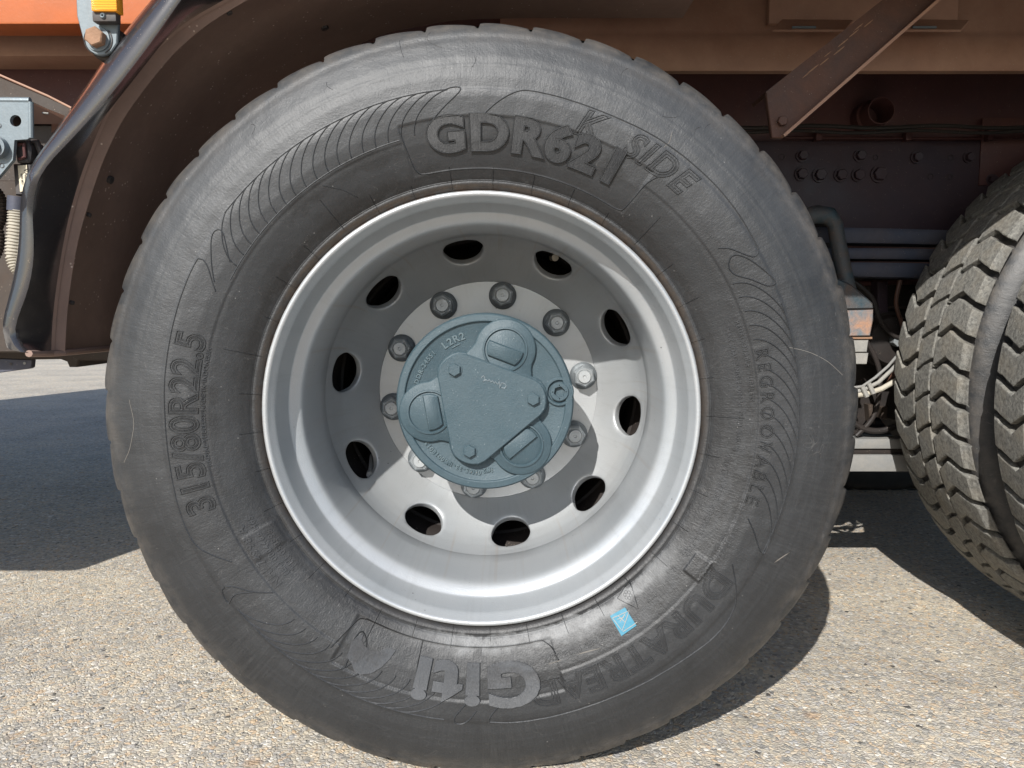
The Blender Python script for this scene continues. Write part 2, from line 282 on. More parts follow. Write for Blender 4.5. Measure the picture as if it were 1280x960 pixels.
# ------------------------------------------------------------------ mesh helpers
class MB:
    def __init__(s): s.v = []; s.f = []
    def add(s, vs, fs):
        o = len(s.v); s.v.extend([tuple(v) for v in vs]); s.f.extend([tuple(i + o for i in f) for f in fs])
    def box(s, a, b):
        (x0, y0, z0), (x1, y1, z1) = a, b
        x0, x1 = min(x0, x1), max(x0, x1); y0, y1 = min(y0, y1), max(y0, y1); z0, z1 = min(z0, z1), max(z0, z1)
        s.add([(x0, y0, z0), (x1, y0, z0), (x1, y1, z0), (x0, y1, z0), (x0, y0, z1), (x1, y0, z1), (x1, y1, z1), (x0, y1, z1)],
              [(0, 1, 5, 4), (1, 2, 6, 5), (2, 3, 7, 6), (3, 0, 4, 7), (4, 5, 6, 7), (3, 2, 1, 0)])
    def prism(s, poly, y0, y1, cap0=True, cap1=True, bev=0.0):
        """poly: (x, z) points anticlockwise seen from -y; extruded from y0 (front) to y1"""
        n = len(poly)
        if bev > 0:
            c = [sum(p[0] for p in poly) / n, sum(p[1] for p in poly) / n]
            ins = []
            for i in range(n):
                p0, p1, p2 = (Vector(poly[(i + k - 1) % n]) for k in range(3))
                d1 = (p1 - p0).normalized(); d2 = (p2 - p1).normalized()
                nn = Vector((-d1.y, d1.x)) + Vector((-d2.y, d2.x))
                nn = nn.normalized() if nn.length > 1e-6 else Vector((-d1.y, d1.x))
                ins.append(p1 + nn * bev)
            if sum((poly[i][0] * poly[(i + 1) % n][1] - poly[(i + 1) % n][0] * poly[i][1]) for i in range(n)) < 0:
                ins = [2 * Vector(p) - q for p, q in zip(poly, ins)]
            rings = [[(p[0], y0, p[1]) for p in ins], [(p[0], y0 + bev, p[1]) for p in poly], [(p[0], y1, p[1]) for p in poly]]
        else:
            rings = [[(p[0], y0, p[1]) for p in poly], [(p[0], y1, p[1]) for p in poly]]
        vs = [v for rg in rings for v in rg]; fs = []
        for k in range(len(rings) - 1):
            for i in range(n):
                j = (i + 1) % n; fs.append((k * n + i, k * n + j, (k + 1) * n + j, (k + 1) * n + i))
        if cap0: fs.append(tuple(range(n))[::-1])
        if cap1: fs.append(tuple(range((len(rings) - 1) * n, len(rings) * n)))
        s.add(vs, fs)
    def lathe(s, prof, seg=64, cx=0.0, cz=0.0, a0=0.0, a1=2 * math.pi):
        """prof: (r, y) pairs turned round the y axis through (cx, cz)"""
        n = len(prof); full = abs(a1 - a0 - 2 * math.pi) < 1e-6; m = seg if full else seg + 1
        vs = []
        for k in range(m):
            a = a0 + (a1 - a0) * k / seg
            for r, y in prof: vs.append((cx + r * math.sin(a), y, cz + r * math.cos(a)))
        fs = []
        for k in range(seg):
            k2 = (k + 1) % m
            for i in range(n - 1): fs.append((k * n + i, k2 * n + i, k2 * n + i + 1, k * n + i + 1))
        s.add(vs, fs)
    def tube(s, pts, rad, seg=10, cap=True):
        pts = [Vector(p) for p in pts]; n = len(pts); vs = []; fs = []
        rads = rad if isinstance(rad, (list, tuple)) else [rad] * n
        prev = None
        for i, p in enumerate(pts):
            d = (pts[min(i + 1, n - 1)] - pts[max(i - 1, 0)]).normalized()
            if prev is None:
                u = d.orthogonal().normalized()
            else:
                u = (prev - d * prev.dot(d)).normalized()
            prev = u; v = d.cross(u)
            for k in range(seg):
                a = 2 * math.pi * k / seg; vs.append(p + (u * math.cos(a) + v * math.sin(a)) * rads[i])
        for i in range(n - 1):
            for k in range(seg):
                k2 = (k + 1) % seg; fs.append((i * seg + k, i * seg + k2, (i + 1) * seg + k2, (i + 1) * seg + k))
        if cap: fs.append(tuple(range(seg))); fs.append(tuple(range((n - 1) * seg, n * seg)))
        s.add(vs, fs)
    def build(s, name, m, parent=None, smooth=True, angle=35, bevel=0.0, merge=True, fix=True):
        me = bpy.data.meshes.new(name); me.from_pydata(s.v, [], s.f)
        if merge or bevel or fix:
            bm = bmesh.new(); bm.from_mesh(me)
            if merge: bmesh.ops.remove_doubles(bm, verts=bm.verts, dist=1e-6)
            if fix: bmesh.ops.recalc_face_normals(bm, faces=bm.faces)
            if bevel:
                ed = [e for e in bm.edges if len(e.link_faces) == 2 and e.calc_face_angle(0) > 0.6]
                bmesh.ops.bevel(bm, geom=ed, offset=bevel, segments=2, affect='EDGES', profile=0.6, clamp_overlap=True)
            bm.to_mesh(me); bm.free()
        return link(name, me, m, parent, smooth, angle)

def link(name, me, m, parent=None, smooth=True, angle=35):
    me.materials.clear(); me.materials.append(m)
    if smooth:
        me.polygons.foreach_set('use_smooth', [True] * len(me.polygons))
        me.set_sharp_from_angle(angle=R(angle))
    o = bpy.data.objects.new(name, me); COL.objects.link(o)
    if parent is not None: o.parent = parent
    return o

def smoothstep(x, a, b):
    t = np.clip((x - a) / (b - a), 0, 1); return t * t * (3 - 2 * t)

# ------------------------------------------------------------------ setting
def ground():
    mb = MB()
    xs = [-260, -60, -15, -5, -2, 0, 2, 5, 15, 60, 260]
    ys = [-260, -60, -15, -5, -2, 0, 2, 5, 15, 60, 260]
    mb.add([(x, y, 0) for y in ys for x in xs], [(j * 11 + i, j * 11 + i + 1, (j + 1) * 11 + i + 1, (j + 1) * 11 + i) for j in range(10) for i in range(10)])
    o = mb.build('ground', M['ground'], None, smooth=False, fix=False); o['kind'] = 'structure'; o['label'] = 'pale tan asphalt yard of exposed small stones under the truck'
ground()

def grit():
    base = [Vector(p) for p in ((1, 0, 0), (-1, 0, 0), (0, 1, 0), (0, -1, 0), (0, 0, 1), (0, 0, -1))]
    ft = [(0, 2, 4), (2, 1, 4), (1, 3, 4), (3, 0, 4), (2, 0, 5), (1, 2, 5), (3, 1, 5), (0, 3, 5)]
    mb = MB(); g = random.Random(3)
    for i in range(5200):
        y = -0.35 + 2.0 * g.random() ** 1.5; x = (y + 1.3) * g.uniform(-0.85, 0.85)
        if abs(x) < 0.17 and -0.03 < y < 0.6: continue
        s = g.uniform(0.0012, 0.0032) * (1.6 if g.random() < 0.05 else 1.0)
        sx, sy, sz = s * g.uniform(0.8, 1.5), s * g.uniform(0.7, 1.1), s * g.uniform(0.45, 0.8)
        a = g.uniform(0, 6.28); ca, sa = math.cos(a), math.sin(a)
        vs = []
        for b in base:
            k = g.uniform(0.75, 1.2); px, py, pz = b.x * sx * k + g.uniform(-.2, .2) * s, b.y * sy * k + g.uniform(-.2, .2) * s, b.z * sz * k
            vs.append((x + px * ca - py * sa, y + px * sa + py * ca, pz + sz * 0.35))
        mb.add(vs, ft)
    o = mb.build('loose_grit', M['stone'], None, smooth=False, merge=False, fix=False)
    o['kind'] = 'stuff'; o['label'] = 'scattered loose grit lying on the pale asphalt round the wheels'; o['category'] = 'grit'
grit()

truck = bpy.data.objects.new('dump_truck', None); COL.objects.link(truck)
truck['category'] = 'truck'; truck['label'] = 'orange dump truck seen close at its rear wheels, silver rims and dusty underbody'

# ------------------------------------------------------------------ tyres
HUB_Z = 0.505
PROF_R = np.array([.2960, .3000, .3020, .3060, .3090, .3105, .3130, .3250, .3400, .3600, .3850, .4100, .4350, .4600, .4800, .4950, .5050, .5115, .5160, .5195, .5225])
PROF_Y = np.array([.0100, .0020, -.002, -.005, -.0058, -.0040, -.0072, -.0145, -.0215, -.0295, -.0360, -.0388, -.0378, -.0326, -.0248, -.0165, -.0085, .0015, .0140, .0280, .0420])
def prof_y(r):
    # smooth interpolation of the profile
    d = 0.0015
    return (np.interp(r - d, PROF_R, PROF_Y) + 2 * np.interp(r, PROF_R, PROF_Y) + np.interp(r + d, PROF_R, PROF_Y)) / 4
TC = 0.115            # middle plane of the tyre
LUGS = 46
_ph = np.random.RandomState(5).uniform(0, 6.28, 24)
def relief(r, a):
    """height above the sidewall profile, metres"""
    h = 0.0011 * smoothstep(r, 0.3645, 0.3685) * (1 - smoothstep(r, 0.4155, 0.4215))
    ad = (np.degrees(a) + 180) % 360 - 180
    def window(x, a0, a1, s=0.9): return smoothstep(x, a0 - s, a0 + s) * (1 - smoothstep(x, a1 - s, a1 + s))
    h_step = h
    def box(a0, a1, r0, r1): return window(ad, a0, a1, 0.35) * window(r, r0, r1, 0.0012)
    h = h - (h_step + 0.0010) * box(-15.5, 35, 0.3245, 0.386)
    ad2 = np.degrees(a) % 360
    bx2 = window(ad2, 163, 211.5, 0.35) * window(r, 0.3235, 0.3900, 0.0012)
    h = h - (h_step + 0.0010) * bx2
    # moulded pads around the bead
    h = h + 0.0009 * window(ad2, 237, 243, 0.5) * window(r, 0.318, 0.362, 0.002)
    # blocks of the wear indicator patch right of the lettering
    h = h + 0.0016 * window(ad2, 122.5, 127.5, 0.3) * window(r, 0.345, 0.368, 0.0012)
    # wavy unevenness of the carcass
    wv = sum(np.sin((3 + 2 * i) * a + _ph[i] + 20 * r) * 0.00030 / (1 + 0.35 * i) for i in range(8))
    wv += sum(np.sin((23 + 11 * i) * a + _ph[8 + i]) * np.sin(90 * r + _ph[16 + i]) * 0.00010 for i in range(6))
    h = h + wv * smoothstep(r, 0.32, 0.40)
    # two long mould rings on the shoulder
    h = h + 0.0006 * np.exp(-((r - 0.4490) / 0.0012) ** 2) + 0.0010 * smoothstep(r, 0.487, 0.493)
    # small shallow ribs across the lower shoulder
    return h
def saw(r, a):
    u = (np.degrees(a) / 360 * LUGS) % 1.0
    s = -0.0050 * u ** 2.2 - 0.0010 * np.exp(-u / 0.05) - 0.0042 * np.exp(-((u - 0.958) / 0.034) ** 2)
    jit = np.sin(np.floor(np.degrees(a) / 360 * LUGS) * 12.7) * 0.0007
    return (s + jit) * smoothstep(r, 0.497, 0.515)
def surf(r, a, h=0.0):
    """point on the front tyre's outer sidewall; r, a arrays, h lifts it along the normal"""
    r = np.asarray(r, float); a = np.asarray(a, float)
    e = 0.002
    sl = (prof_y(r + e) - prof_y(r - e)) / (2 * e)
    nl = np.sqrt(1 + sl ** 2); nr, ny = sl / nl, -1 / nl           # outward normal in the (r, y) plane
    H = relief(r, a) + h
    y = prof_y(r) + ny * H; rr = r + nr * H + saw(r, a)
    z = rr * np.cos(a)
    return np.stack([rr * np.sin(a), y, np.maximum(z, -HUB_Z + 0.0015)], -1)

def surf_level(r, a, h=0.0):
    """like surf, but the big lettering keeps one level across the plate edges under it"""
    r = np.asarray(r, float); a = np.asarray(a, float)
    return surf(r, a, np.asarray(h) + 0.0006 - np.minimum(relief(r, a), 0.0006))
def front_tyre_mesh():
    rs = np.concatenate([np.linspace(.2960, .3135, 16), np.linspace(.315, .3625, 34), np.linspace(.3635, .3695, 8), np.linspace(.371, .4145, 28),
                         np.linspace(.4155, .422, 7), np.linspace(.424, .498, 34), np.linspace(.5, .5225, 18)])
    nt = 1656
    aa = np.linspace(0, 2 * np.pi, nt, endpoint=False)
    Rr, Aa = np.meshgrid(rs, aa, indexing='ij')
    P = surf(Rr, Aa).reshape(-1, 3)
    nr = len(rs)
    i, j = np.meshgrid(np.arange(nr - 1), np.arange(nt), indexing='ij'); j2 = (j + 1) % nt
    F = np.stack([i * nt + j, (i + 1) * nt + j, (i + 1) * nt + j2, i * nt + j2], -1).reshape(-1, 4)
    me = bpy.data.meshes.new('tyre')
    me.vertices.add(len(P)); me.vertices.foreach_set('co', P.ravel())
    me.loops.add(F.size); me.loops.foreach_set('vertex_index', F.ravel().astype(np.int32))
    me.polygons.add(len(F)); me.polygons.foreach_set('loop_start', np.arange(0, F.size, 4, dtype=np.int32))
    me.update(calc_edges=True); me.validate()
    return me

def flatten(v): return (v[0], v[1], max(v[2], -HUB_Z + 0.0015))

def carcass(seg=160, front=True):
    """lathe of the whole casing; the front part is left off for the detailed tyre"""
    prof = []
    if front:
        for r in (.297, .302, .309, .3105, .316, .33, .35, .37, .39, .41, .43, .45, .47, .485, .497, .506, .512, .516, .519):
            prof.append((r, float(prof_y(r))))
    else: prof.append((.5215, .041))
    prof += [(.5205, .06), (.5215, TC), (.5205, .17), (.519, 2 * TC - .028), (.516, 2 * TC - .014), (.512, 2 * TC), (.506, 2 * TC + .0085), (.497, 2 * TC + .016),
             (.485, 2 * TC + .0235), (.47, 2 * TC + .029), (.43, 2 * TC + .0365), (.39, 2 * TC + .0355), (.35, 2 * TC + .0255), (.31, 2 * TC + .006), (.297, 2 * TC - .005)]
    mb = MB(); mb.lathe(prof, seg); mb.v = [flatten(v) for v in mb.v]
    return mb

def tread_mesh(n=54, front=False):
    """five columns of chevron blocks; w runs from the outer edge of the tread"""
    mb = MB(); g = random.Random(11)
    W = 0.264; y0 = TC - W / 2; P = 2 * math.pi * 0.528 / n
    ws = [(0.0, .1045), (.1105, .1600), (.1660, .264)]
    zz = [(0.0, -.0340), (.016, -.0325), (.036, -.0150), (.052, 0.0), (.072, -.0040), (.105, -.0220), (.1095, .008), (.135, -.006), (.1610, -.016), (.1655, .003), (.200, -.018), (.240, -.001), (.264, .006)]
    zw = [q[0] for q in zz]; zs = [q[1] for q in zz]
    def crown(wv):
        t = abs(wv - W / 2) / (W / 2)
        return 0.5335 - 0.006 * t ** 2 - 0.010 * max(0, (t - 0.86) / 0.14) ** 2
    for i in range(n):
        for c, (wa, wb) in enumerate(ws):
            k = 6 if wb - wa > .06 else 4
            cols = sorted(set([wa + (wb - wa) * q / k for q in range(k + 1)] + [q for q in zw if wa + .004 < q < wb - .004]))
            cols = [wa, wa + .0016] + [q for q in cols if wa + .003 < q < wb - .003] + [wb - .0016, wb]
            gap = .0145 if c != 1 else .0085
            dh = g.uniform(-.0012, .0005)
            rows = []
            js = [g.uniform(-.0013, .0013) for _ in cols]; je = [g.uniform(-.0013, .0013) for _ in cols]
            fr = [-1, 0.0, .045, .3, .6, .955, 1.0, 2]
            for fi, f in enumerate(fr):
                row = []
                for ci, wv in enumerate(cols):
                    s0 = i * P + np.interp(wv, zw, zs) + gap / 2 + js[ci]; s1 = (i + 1) * P + np.interp(wv, zw, zs) - gap / 2 + je[ci]
                    ff = min(max(f, 0), 1); s = s0 + (s1 - s0) * ff
                    rad = crown(wv) + dh
                    if f in (-1, 2): rad = .5150; s += (-.0012 if f < 0 else .0012)
                    elif f in (0.0, 1.0): rad -= .0005 + g.uniform(0, .0007)
                    elif ci in (0, len(cols) - 1): rad -= .0007
                    ww = wv
                    a = s / .528
                    row.append((rad * math.sin(a), y0 + ww, rad * math.cos(a)))
                # skirts at both ends of the row
                def down(p, o):
                    rr = math.hypot(p[0], p[2]); q = .5175 / rr; return (p[0] * q, p[1] + o, p[2] * q)
                row = [down(row[0], -.001)] + row + [down(row[-1], .001)]
                rows.append(row)
            nc = len(rows[0])
            mb.add([p for r_ in rows for p in r_], [(q * nc + p, q * nc + p + 1, (q + 1) * nc + p + 1, (q + 1) * nc + p) for q in range(len(fr) - 1) for p in range(nc - 1)])
    if front: mb.v = [(v[0] * .984, TC + .012 + (v[1] - TC) * .60, v[2] * .984) for v in mb.v]
    mb.v = [flatten(v) for v in mb.v]
    return mb

# ------------------------------------------------------------------ things moulded on the sidewall
def text_bm(s, size, extrude=0.0, bevel=0.0, offset=0.0, outline=False, spacing=1.0, shear=0.0, sx=1.0, step=None):
    cu = bpy.data.curves.new('t', 'FONT'); cu.body = s; cu.size = size; cu.extrude = extrude; cu.bevel_depth = bevel
    cu.bevel_resolution = 1 if outline else 0; cu.offset = offset; cu.space_character = spacing; cu.shear = shear
    cu.align_x = 'CENTER'; cu.align_y = 'BOTTOM_BASELINE'; cu.resolution_u = 5
    if outline: cu.fill_mode = 'NONE'; cu.extrude = 0.0
    o = bpy.data.objects.new('t', cu); COL.objects.link(o)
    dg = bpy.context.evaluated_depsgraph_get(); me = bpy.data.meshes.new_from_object(o.evaluated_get(dg))
    bpy.data.objects.remove(o); bpy.data.curves.remove(cu)
    bm = bmesh.new(); bm.from_mesh(me); bpy.data.meshes.remove(me)
    for v in bm.verts: v.co.x *= sx
    if step:
        y = -size * 0.4
        while y < size * 1.2:
            bmesh.ops.bisect_plane(bm, geom=bm.verts[:] + bm.edges[:] + bm.faces[:], plane_co=(0, y, 0), plane_no=(0, 1, 0)); y += step
        xs = [v.co.x for v in bm.verts]; x = min(xs)
        while x < max(xs):
            bmesh.ops.bisect_plane(bm, geom=bm.verts[:] + bm.edges[:] + bm.faces[:], plane_co=(x, 0, 0), plane_no=(1, 0, 0)); x += step * 1.6
    return bm
def bend_text(bms, r0, a0, name, m, parent, surf_fn=None, lift=0.0):
    """wrap flat lettering on the sidewall, tops outward, reading clockwise, a0 = angle of its middle in degrees"""
    big = bmesh.new()
    for bm, r, a in bms:
        bm.verts.ensure_lookup_table()
        co = np.array([v.co[:] for v in bm.verts])
        P = surf_fn(r + co[:, 1], R(a) + co[:, 0] / r, co[:, 2] + lift)
        for v, p in zip(bm.verts, P): v.co = p
        me = bpy.data.meshes.new('t'); bm.to_mesh(me); bm.free(); big.from_mesh(me); bpy.data.meshes.remove(me)
    me = bpy.data.meshes.new(name); big.to_mesh(me); big.free()
    return link(name, me, m, parent, angle=30)

def px_polar(px, py, y=-0.036):
    p = U(px, py, y); x, z = p.x, p.z - HUB_Z
    return math.hypot(x, z), math.atan2(x, z)
def spline(pts, n_per=6, closed=False):
    """Catmull-Rom through (r, a) pairs"""
    P = [np.array(p) for p in pts]
    if closed: P = [P[-1]] + P + [P[0], P[1]]
    else: P = [2 * P[0] - P[1]] + P + [2 * P[-1] - P[-2]]
    out = []
    for i in range(1, len(P) - 2):
        for k in range(n_per):
            t = k / n_per
            out.append(0.5 * ((2 * P[i]) + (-P[i - 1] + P[i + 1]) * t + (2 * P[i - 1] - 5 * P[i] + 4 * P[i + 1] - P[i + 2]) * t * t + (-P[i - 1] + 3 * P[i] - 3 * P[i + 1] + P[i + 2]) * t ** 3))
    out.append(P[-2]); return out
def ridge(mb, pts, width=.0022, height=.0012):
    """a thin raised moulding line laid on the sidewall through (r, a) points"""
    pts = [np.array(p, float) for p in pts]; n = len(pts); L = []; T = []; Q = []
    for i, p in enumerate(pts):
        d = pts[min(i + 1, n - 1)] - pts[max(i - 1, 0)]
        dx, dy = d[0], d[1] * p[0]; l = math.hypot(dx, dy) or 1
        nx, ny = -dy / l, dx / l
        L.append((p[0] + nx * width / 2, p[1] + ny * width / 2 / p[0])); Q.append((p[0] - nx * width / 2, p[1] - ny * width / 2 / p[0])); T.append(tuple(p))
    A = surf([q[0] for q in L], [q[1] for q in L], -.0002); B = surf([q[0] for q in T], [q[1] for q in T], height); C = surf([q[0] for q in Q], [q[1] for q in Q], -.0002)
    vs = [x for i in range(n) for x in (A[i], B[i], C[i])]
    mb.add(vs, [(3 * i + k, 3 * i + k + 1, 3 * i + k + 4, 3 * i + k + 3) for i in range(n - 1) for k in (0, 1)])
def arc(r0, r1, a0, a1, n=40): return [(r0 + (r1 - r0) * k / n, R(a0 + (a1 - a0) * k / n)) for k in range(n + 1)]

def front_tyre_details(wheel):
    mb = MB()
    P = lambda *q: spline([px_polar(*p) for p in q])
    # curved fins: upper left, right, lower left
    def fins(angles, ro=.4195, ri=.3720, sh=7.4, **k):
        for a in angles:
            pts = []
            for q in range(15):
                t = q / 14; pts.append((ro + (ri - ro) * (t ** 1.25), R(a - sh * (1 - (1 - t) ** 1.7))))
            ridge(mb, pts, **k)
    fins([-50.5 + 2.65 * i for i in range(18)])
    ridge(mb, arc(.4195, .4195, -51, -6, 60))
    ridge(mb, spline([(.4195, R(-6)), (.4215, R(-4.6)), (.4205, R(-3.3)), (.414, R(-3.6)), (.400, R(-6.2)), (.385, R(-8.8)), (.3745, R(-10.0))]))
    ridge(mb, arc(.3705, .3705, -61, -16, 50), .002, .0007)
    fins([71 + 3.0 * i for i in range(15)], ro=.4165, ri=.371, sh=9.0)
    ridge(mb, arc(.4165, .4165, 69, 116, 50))
    fins([195 + 3.05 * i for i in range(13)], ro=.4165, ri=.373, sh=9.0, height=.0011)
    ridge(mb, arc(.4165, .4165, 187, 231, 40))
    ridge(mb, P((282, 733), (279, 737), (281, 746), (287, 753), (292, 745), (299, 741), (318, 740)))
    ridge(mb, P((283, 732), (295, 733), (318, 740), (340, 742)))
    # leaf outlines
    ridge(mb, P((268, 352), (265, 325), (266, 297), (272, 288), (279, 290), (283, 305), (287, 327)))
    ridge(mb, P((269, 364), (262, 338), (257, 327), (252, 324), (246, 328), (228, 370), (214, 425), (207, 480), (208, 530), (214, 585), (226, 640), (236, 665), (246, 680), (262, 691), (290, 702)))
    ridge(mb, P((600, 148), (612, 136), (628, 124), (648, 115), (662, 114), (700, 122), (760, 143), (820, 172), (870, 209), (912, 253), (940, 297), (947, 313), (942, 321), (930, 318), (912, 311), (898, 310)))
    ridge(mb, P((911, 329), (914, 321), (921, 319), (935, 324), (955, 339), (967, 351), (966, 356), (957, 357), (940, 350), (921, 344), (913, 337), (911, 329)))
    ridge(mb, P((952, 691), (955, 690), (958, 684), (972, 640)))
    ridge(mb, P((952, 691), (948, 685), (942, 665), (935, 648)))
    ridge(mb, P((612, 901), (640, 902), (690, 895), (760, 873), (840, 833), (895, 793), (917, 760), (919, 735), (915, 705)))
    ridge(mb, P((612, 901), (614, 893), (632, 873)))
    ridge(mb, P((568, 901), (572, 904), (582, 902), (596, 888)))
    ridge(mb, P((568, 901), (570, 893), (584, 878)))
    # plates around the two big letterings
    ridge(mb, spline([(.380, R(-15.6)), (.355, R(-15.2)), (.335, R(-14.8)), (.3265, R(-13.8)), (.3245, R(-12))]) + arc(.3245, .3245, -11, 32, 40) + spline([(.3250, R(33)), (.3285, R(34.4)), (.345, R(34.9)), (.370, R(35.3)), (.384, R(36.2))]), .0019, .0012)
    ridge(mb, spline([(.375, R(213)), (.350, R(212)), (.330, R(211)), (.3245, R(209.5)), (.3232, R(207))]) + arc(.3232, .3232, 206, 166, 40) + spline([(.3240, R(165)), (.335, R(163.3)), (.352, R(162.6))]), .0019, .0012)
    ridge(mb, [(.3240, R(194.6)), (.350, R(194.4)), (.373, R(194.1))])
    # radial vent lines by the bead
    g = random.Random(9)
    for i in range(37):
        a = i * 9.72 + 3; ro = .327 + g.uniform(-.004, .003)
        if g.random() < .2: ro = .3105 + .006
        if i in (4, 9, 21, 29, 33): ro = .350
        ridge(mb, [(.3000 + (ro - .3000) * k / 8, R(a)) for k in range(9)], .0011, .0009)
    for r0 in (.3112,): ridge(mb, arc(r0, r0, 0, 360, 240), .0011, .0006)
    ridge(mb, [(.3275, R(-29)), (.345, R(-31)), (.362, R(-34))], .001, .0008)
    # 3-peak triangle with its flower
    tri = [px_polar(*p) for p in ((775, 757), (791, 735), (800, 766), (775, 757))]
    ridge(mb, [(np.array(tri[i]) * (1 - t) + np.array(tri[i + 1]) * t) for i in range(3) for t in (0, .33, .66)] + [tri[0]], .0013, .0008)
    for k in range(6):
        an = k * math.pi / 3; cx, cy = 788 + 3.6 * math.cos(an), 752 + 3.6 * math.sin(an)
        ridge(mb, [px_polar(cx + 1.8 * math.cos(q * .9), cy + 1.8 * math.sin(q * .9)) for q in range(8)], .0008, .0006)
    # short curved creases worn into the shoulder
    for i in range(9):
        a_ = g.uniform(-50, 60); r_ = g.uniform(.432, .475); ln = g.uniform(.012, .035); bend = g.uniform(-2.2, 2.2)
        ridge(mb, [(r_ + ln * k / 7, R(a_ + bend * math.sin(k / 7 * 2.4))) for k in range(8)], .0010, .0005)
    # a logo of two sweeping wings at the lettering plate
    ridge(mb, P((431, 835), (436, 822), (441, 803), (450, 795), (456, 804), (457, 815)))
    mb.build('moulded_ridge', M['rubber_mark'], wheel, merge=False, fix=False, angle=60)

    S = surf; step = .006
    # outlined and filled lettering
    bend_text([(text_bm('GDR621', .0555, .0007, .0004, .0022, spacing=1.12, sx=1.15, step=step), .3480, 9.9)], 0, 0, 'raised_lettering', M['rubber_text'], wheel, surf_level)
    bend_text([(text_bm('GDR621', .0555, 0, .00065, .0030, True, spacing=1.12, sx=1.15, step=step), .3480, 9.9)], 0, 0, 'lettering_outline', M['rubber_outline'], wheel, surf_level, .0010)
    def striped(s, size, r, a, sx=1.0, sp=1.05, shear=0.0):
        for off, bv in ((.0012, .0009), (-.0016, .0006)):
            bend_text([(text_bm(s, size, 0, bv, off, True, spacing=sp, shear=shear, sx=sx, step=step), r, a)], 0, 0, 'lettering_outline', M['rubber_outline'], wheel, S, .0004)
    striped('K', .0450, .3850, 20.0, sx=.95, shear=.28, sp=1.15)
    striped('SIDE', .0450, .3850, 34.5, sx=.92, shear=.28, sp=1.18)
    striped('315/80R22.5', .0500, .3735, -91.2, sx=.90, sp=1.02)
    striped('DURATREAD', .0430, .3740, 146.5, sx=1.12, sp=1.12)
    bend_text([(text_bm('Giti', .0740, .0009, .0004, .0033, spacing=1.15, sx=1.26, step=step), .3450, 181.0)], 0, 0, 'raised_lettering', M['rubber_pale'], wheel, surf_level)
    bend_text([(text_bm('REGROOVABLE', .0225, 0, .0009, 0, True, spacing=1.45, step=step), .3700, 92)], 0, 0, 'lettering_outline', M['rubber_outline'], wheel, S, .0003)
    sm = [('156/150', .0200, .3610, 120.5, 1.1), ('K', .0170, .3560, 126.2, 1.0), ('NHI 74998 A', .0150, .3520, -122.5, 1.15), ('(E4) 0004466 H65', .0105, .3380, -121.5, 1.2),
          ('THI 050555', .0105, .3260, -124, 1.25), ('TREAD 4 STEEL  SIDEWALL 1 STEEL', .0085, .3330, 112, 1.15), ('MAX LOAD SINGLE 4000 kg  DUAL 3350 kg', .0080, .3420, 84, 1.1),
          ('REGROOVABLE  TUBELESS', .0085, .3560, 78, 1.1), ('ON', .0105, .3350, 137, 1.2), ('RADIAL TUBELESS MADE IN INDONESIA', .0075, .3640, -88, 1.2), ('TRUCK AND BUS RADIAL', .0085, .3440, 156.5, 1.2)]
    for s, z, r, a, sp in sm: bend_text([(text_bm(s, z, .0006, .00022, .0002, spacing=sp), r, a)], 0, 0, 'small_lettering', M['rubber_mark'], wheel, S)
    # swoosh emblem beside the lettering
    def patch(name, pts, m, h=.0014, nb=10):
        bm = bmesh.new(); vs = [bm.verts.new((p[0], p[1], 0)) for p in pts]
        ed = [bm.edges.new((vs[i], vs[(i + 1) % len(vs)])) for i in range(len(vs))]
        bmesh.ops.triangle_fill(bm, edges=ed, use_beauty=True)
        for q in range(int(min(p[1] for p in pts)), int(max(p[1] for p in pts)), 4):
            bmesh.ops.bisect_plane(bm, geom=bm.verts[:] + bm.edges[:] + bm.faces[:], plane_co=(0, q, 0), plane_no=(0, 1, 0))
        ex = bmesh.ops.extrude_face_region(bm, geom=bm.faces[:]); low = {g_ for g_ in ex['geom'] if isinstance(g_, bmesh.types.BMVert)}
        for v in bm.verts:
            r_, a_ = px_polar(v.co.x, v.co.y); v.co = surf([r_], [a_], -.0005 if v in low else h)[0]
        bmesh.ops.recalc_face_normals(bm, faces=bm.faces)
        me = bpy.data.meshes.new(name); bm.to_mesh(me); bm.free(); return link(name, me, m, wheel, angle=30)
    patch('emblem', [(452, 798), (450, 804), (454, 811), (463, 817), (473, 818), (482, 814), (493, 818), (486, 827), (476, 836), (464, 842), (451, 843), (443, 839), (440, 831), (433, 822), (438, 806), (444, 800)], M['rubber_pale'])
    # blue sticker with a white triangle drawn on it
    sp = patch('sticker', [(765, 777), (784, 766), (797, 785), (778, 798)], M['sticker'], .0018, 3)
    sp['label'] = 'square blue sticker on the lower sidewall'
    mb = MB()
    for pts in (((768, 779), (779, 792), (789, 769), (768, 779)), ((780, 793), (798, 781)), ((775, 776), (783, 782)), ((777, 782), (784, 773)), ((774, 780), (782, 777))):
        pl = [np.array(px_polar(*p)) for p in pts]; full = []
        for i in range(len(pl) - 1): full += [pl[i] * (1 - t) + pl[i + 1] * t for t in (0, .25, .5, .75)]
        full.append(pl[-1]); w_ = .0009; n = len(full); vs = []
        for i, p in enumerate(full):
            d = full[min(i + 1, n - 1)] - full[max(i - 1, 0)]; l = math.hypot(d[0], d[1] * p[0]); nx, ny = -d[1] * p[0] / l, d[0] / l
            vs += list(surf([p[0] + nx * w_ / 2, p[0] - nx * w_ / 2], [p[1] + ny * w_ / 2 / p[0], p[1] - ny * w_ / 2 / p[0]], .0022))
        mb.add(vs, [(2 * i, 2 * i + 1, 2 * i + 3, 2 * i + 2) for i in range(n - 1)])
    mb.build('sticker_print', M['white'], wheel, smooth=False, fix=False)
    # scratches where the rubber has been cut pale
    cutm = worn('scuffed_pale_rubber', (0.13, 0.125, 0.115), .8)
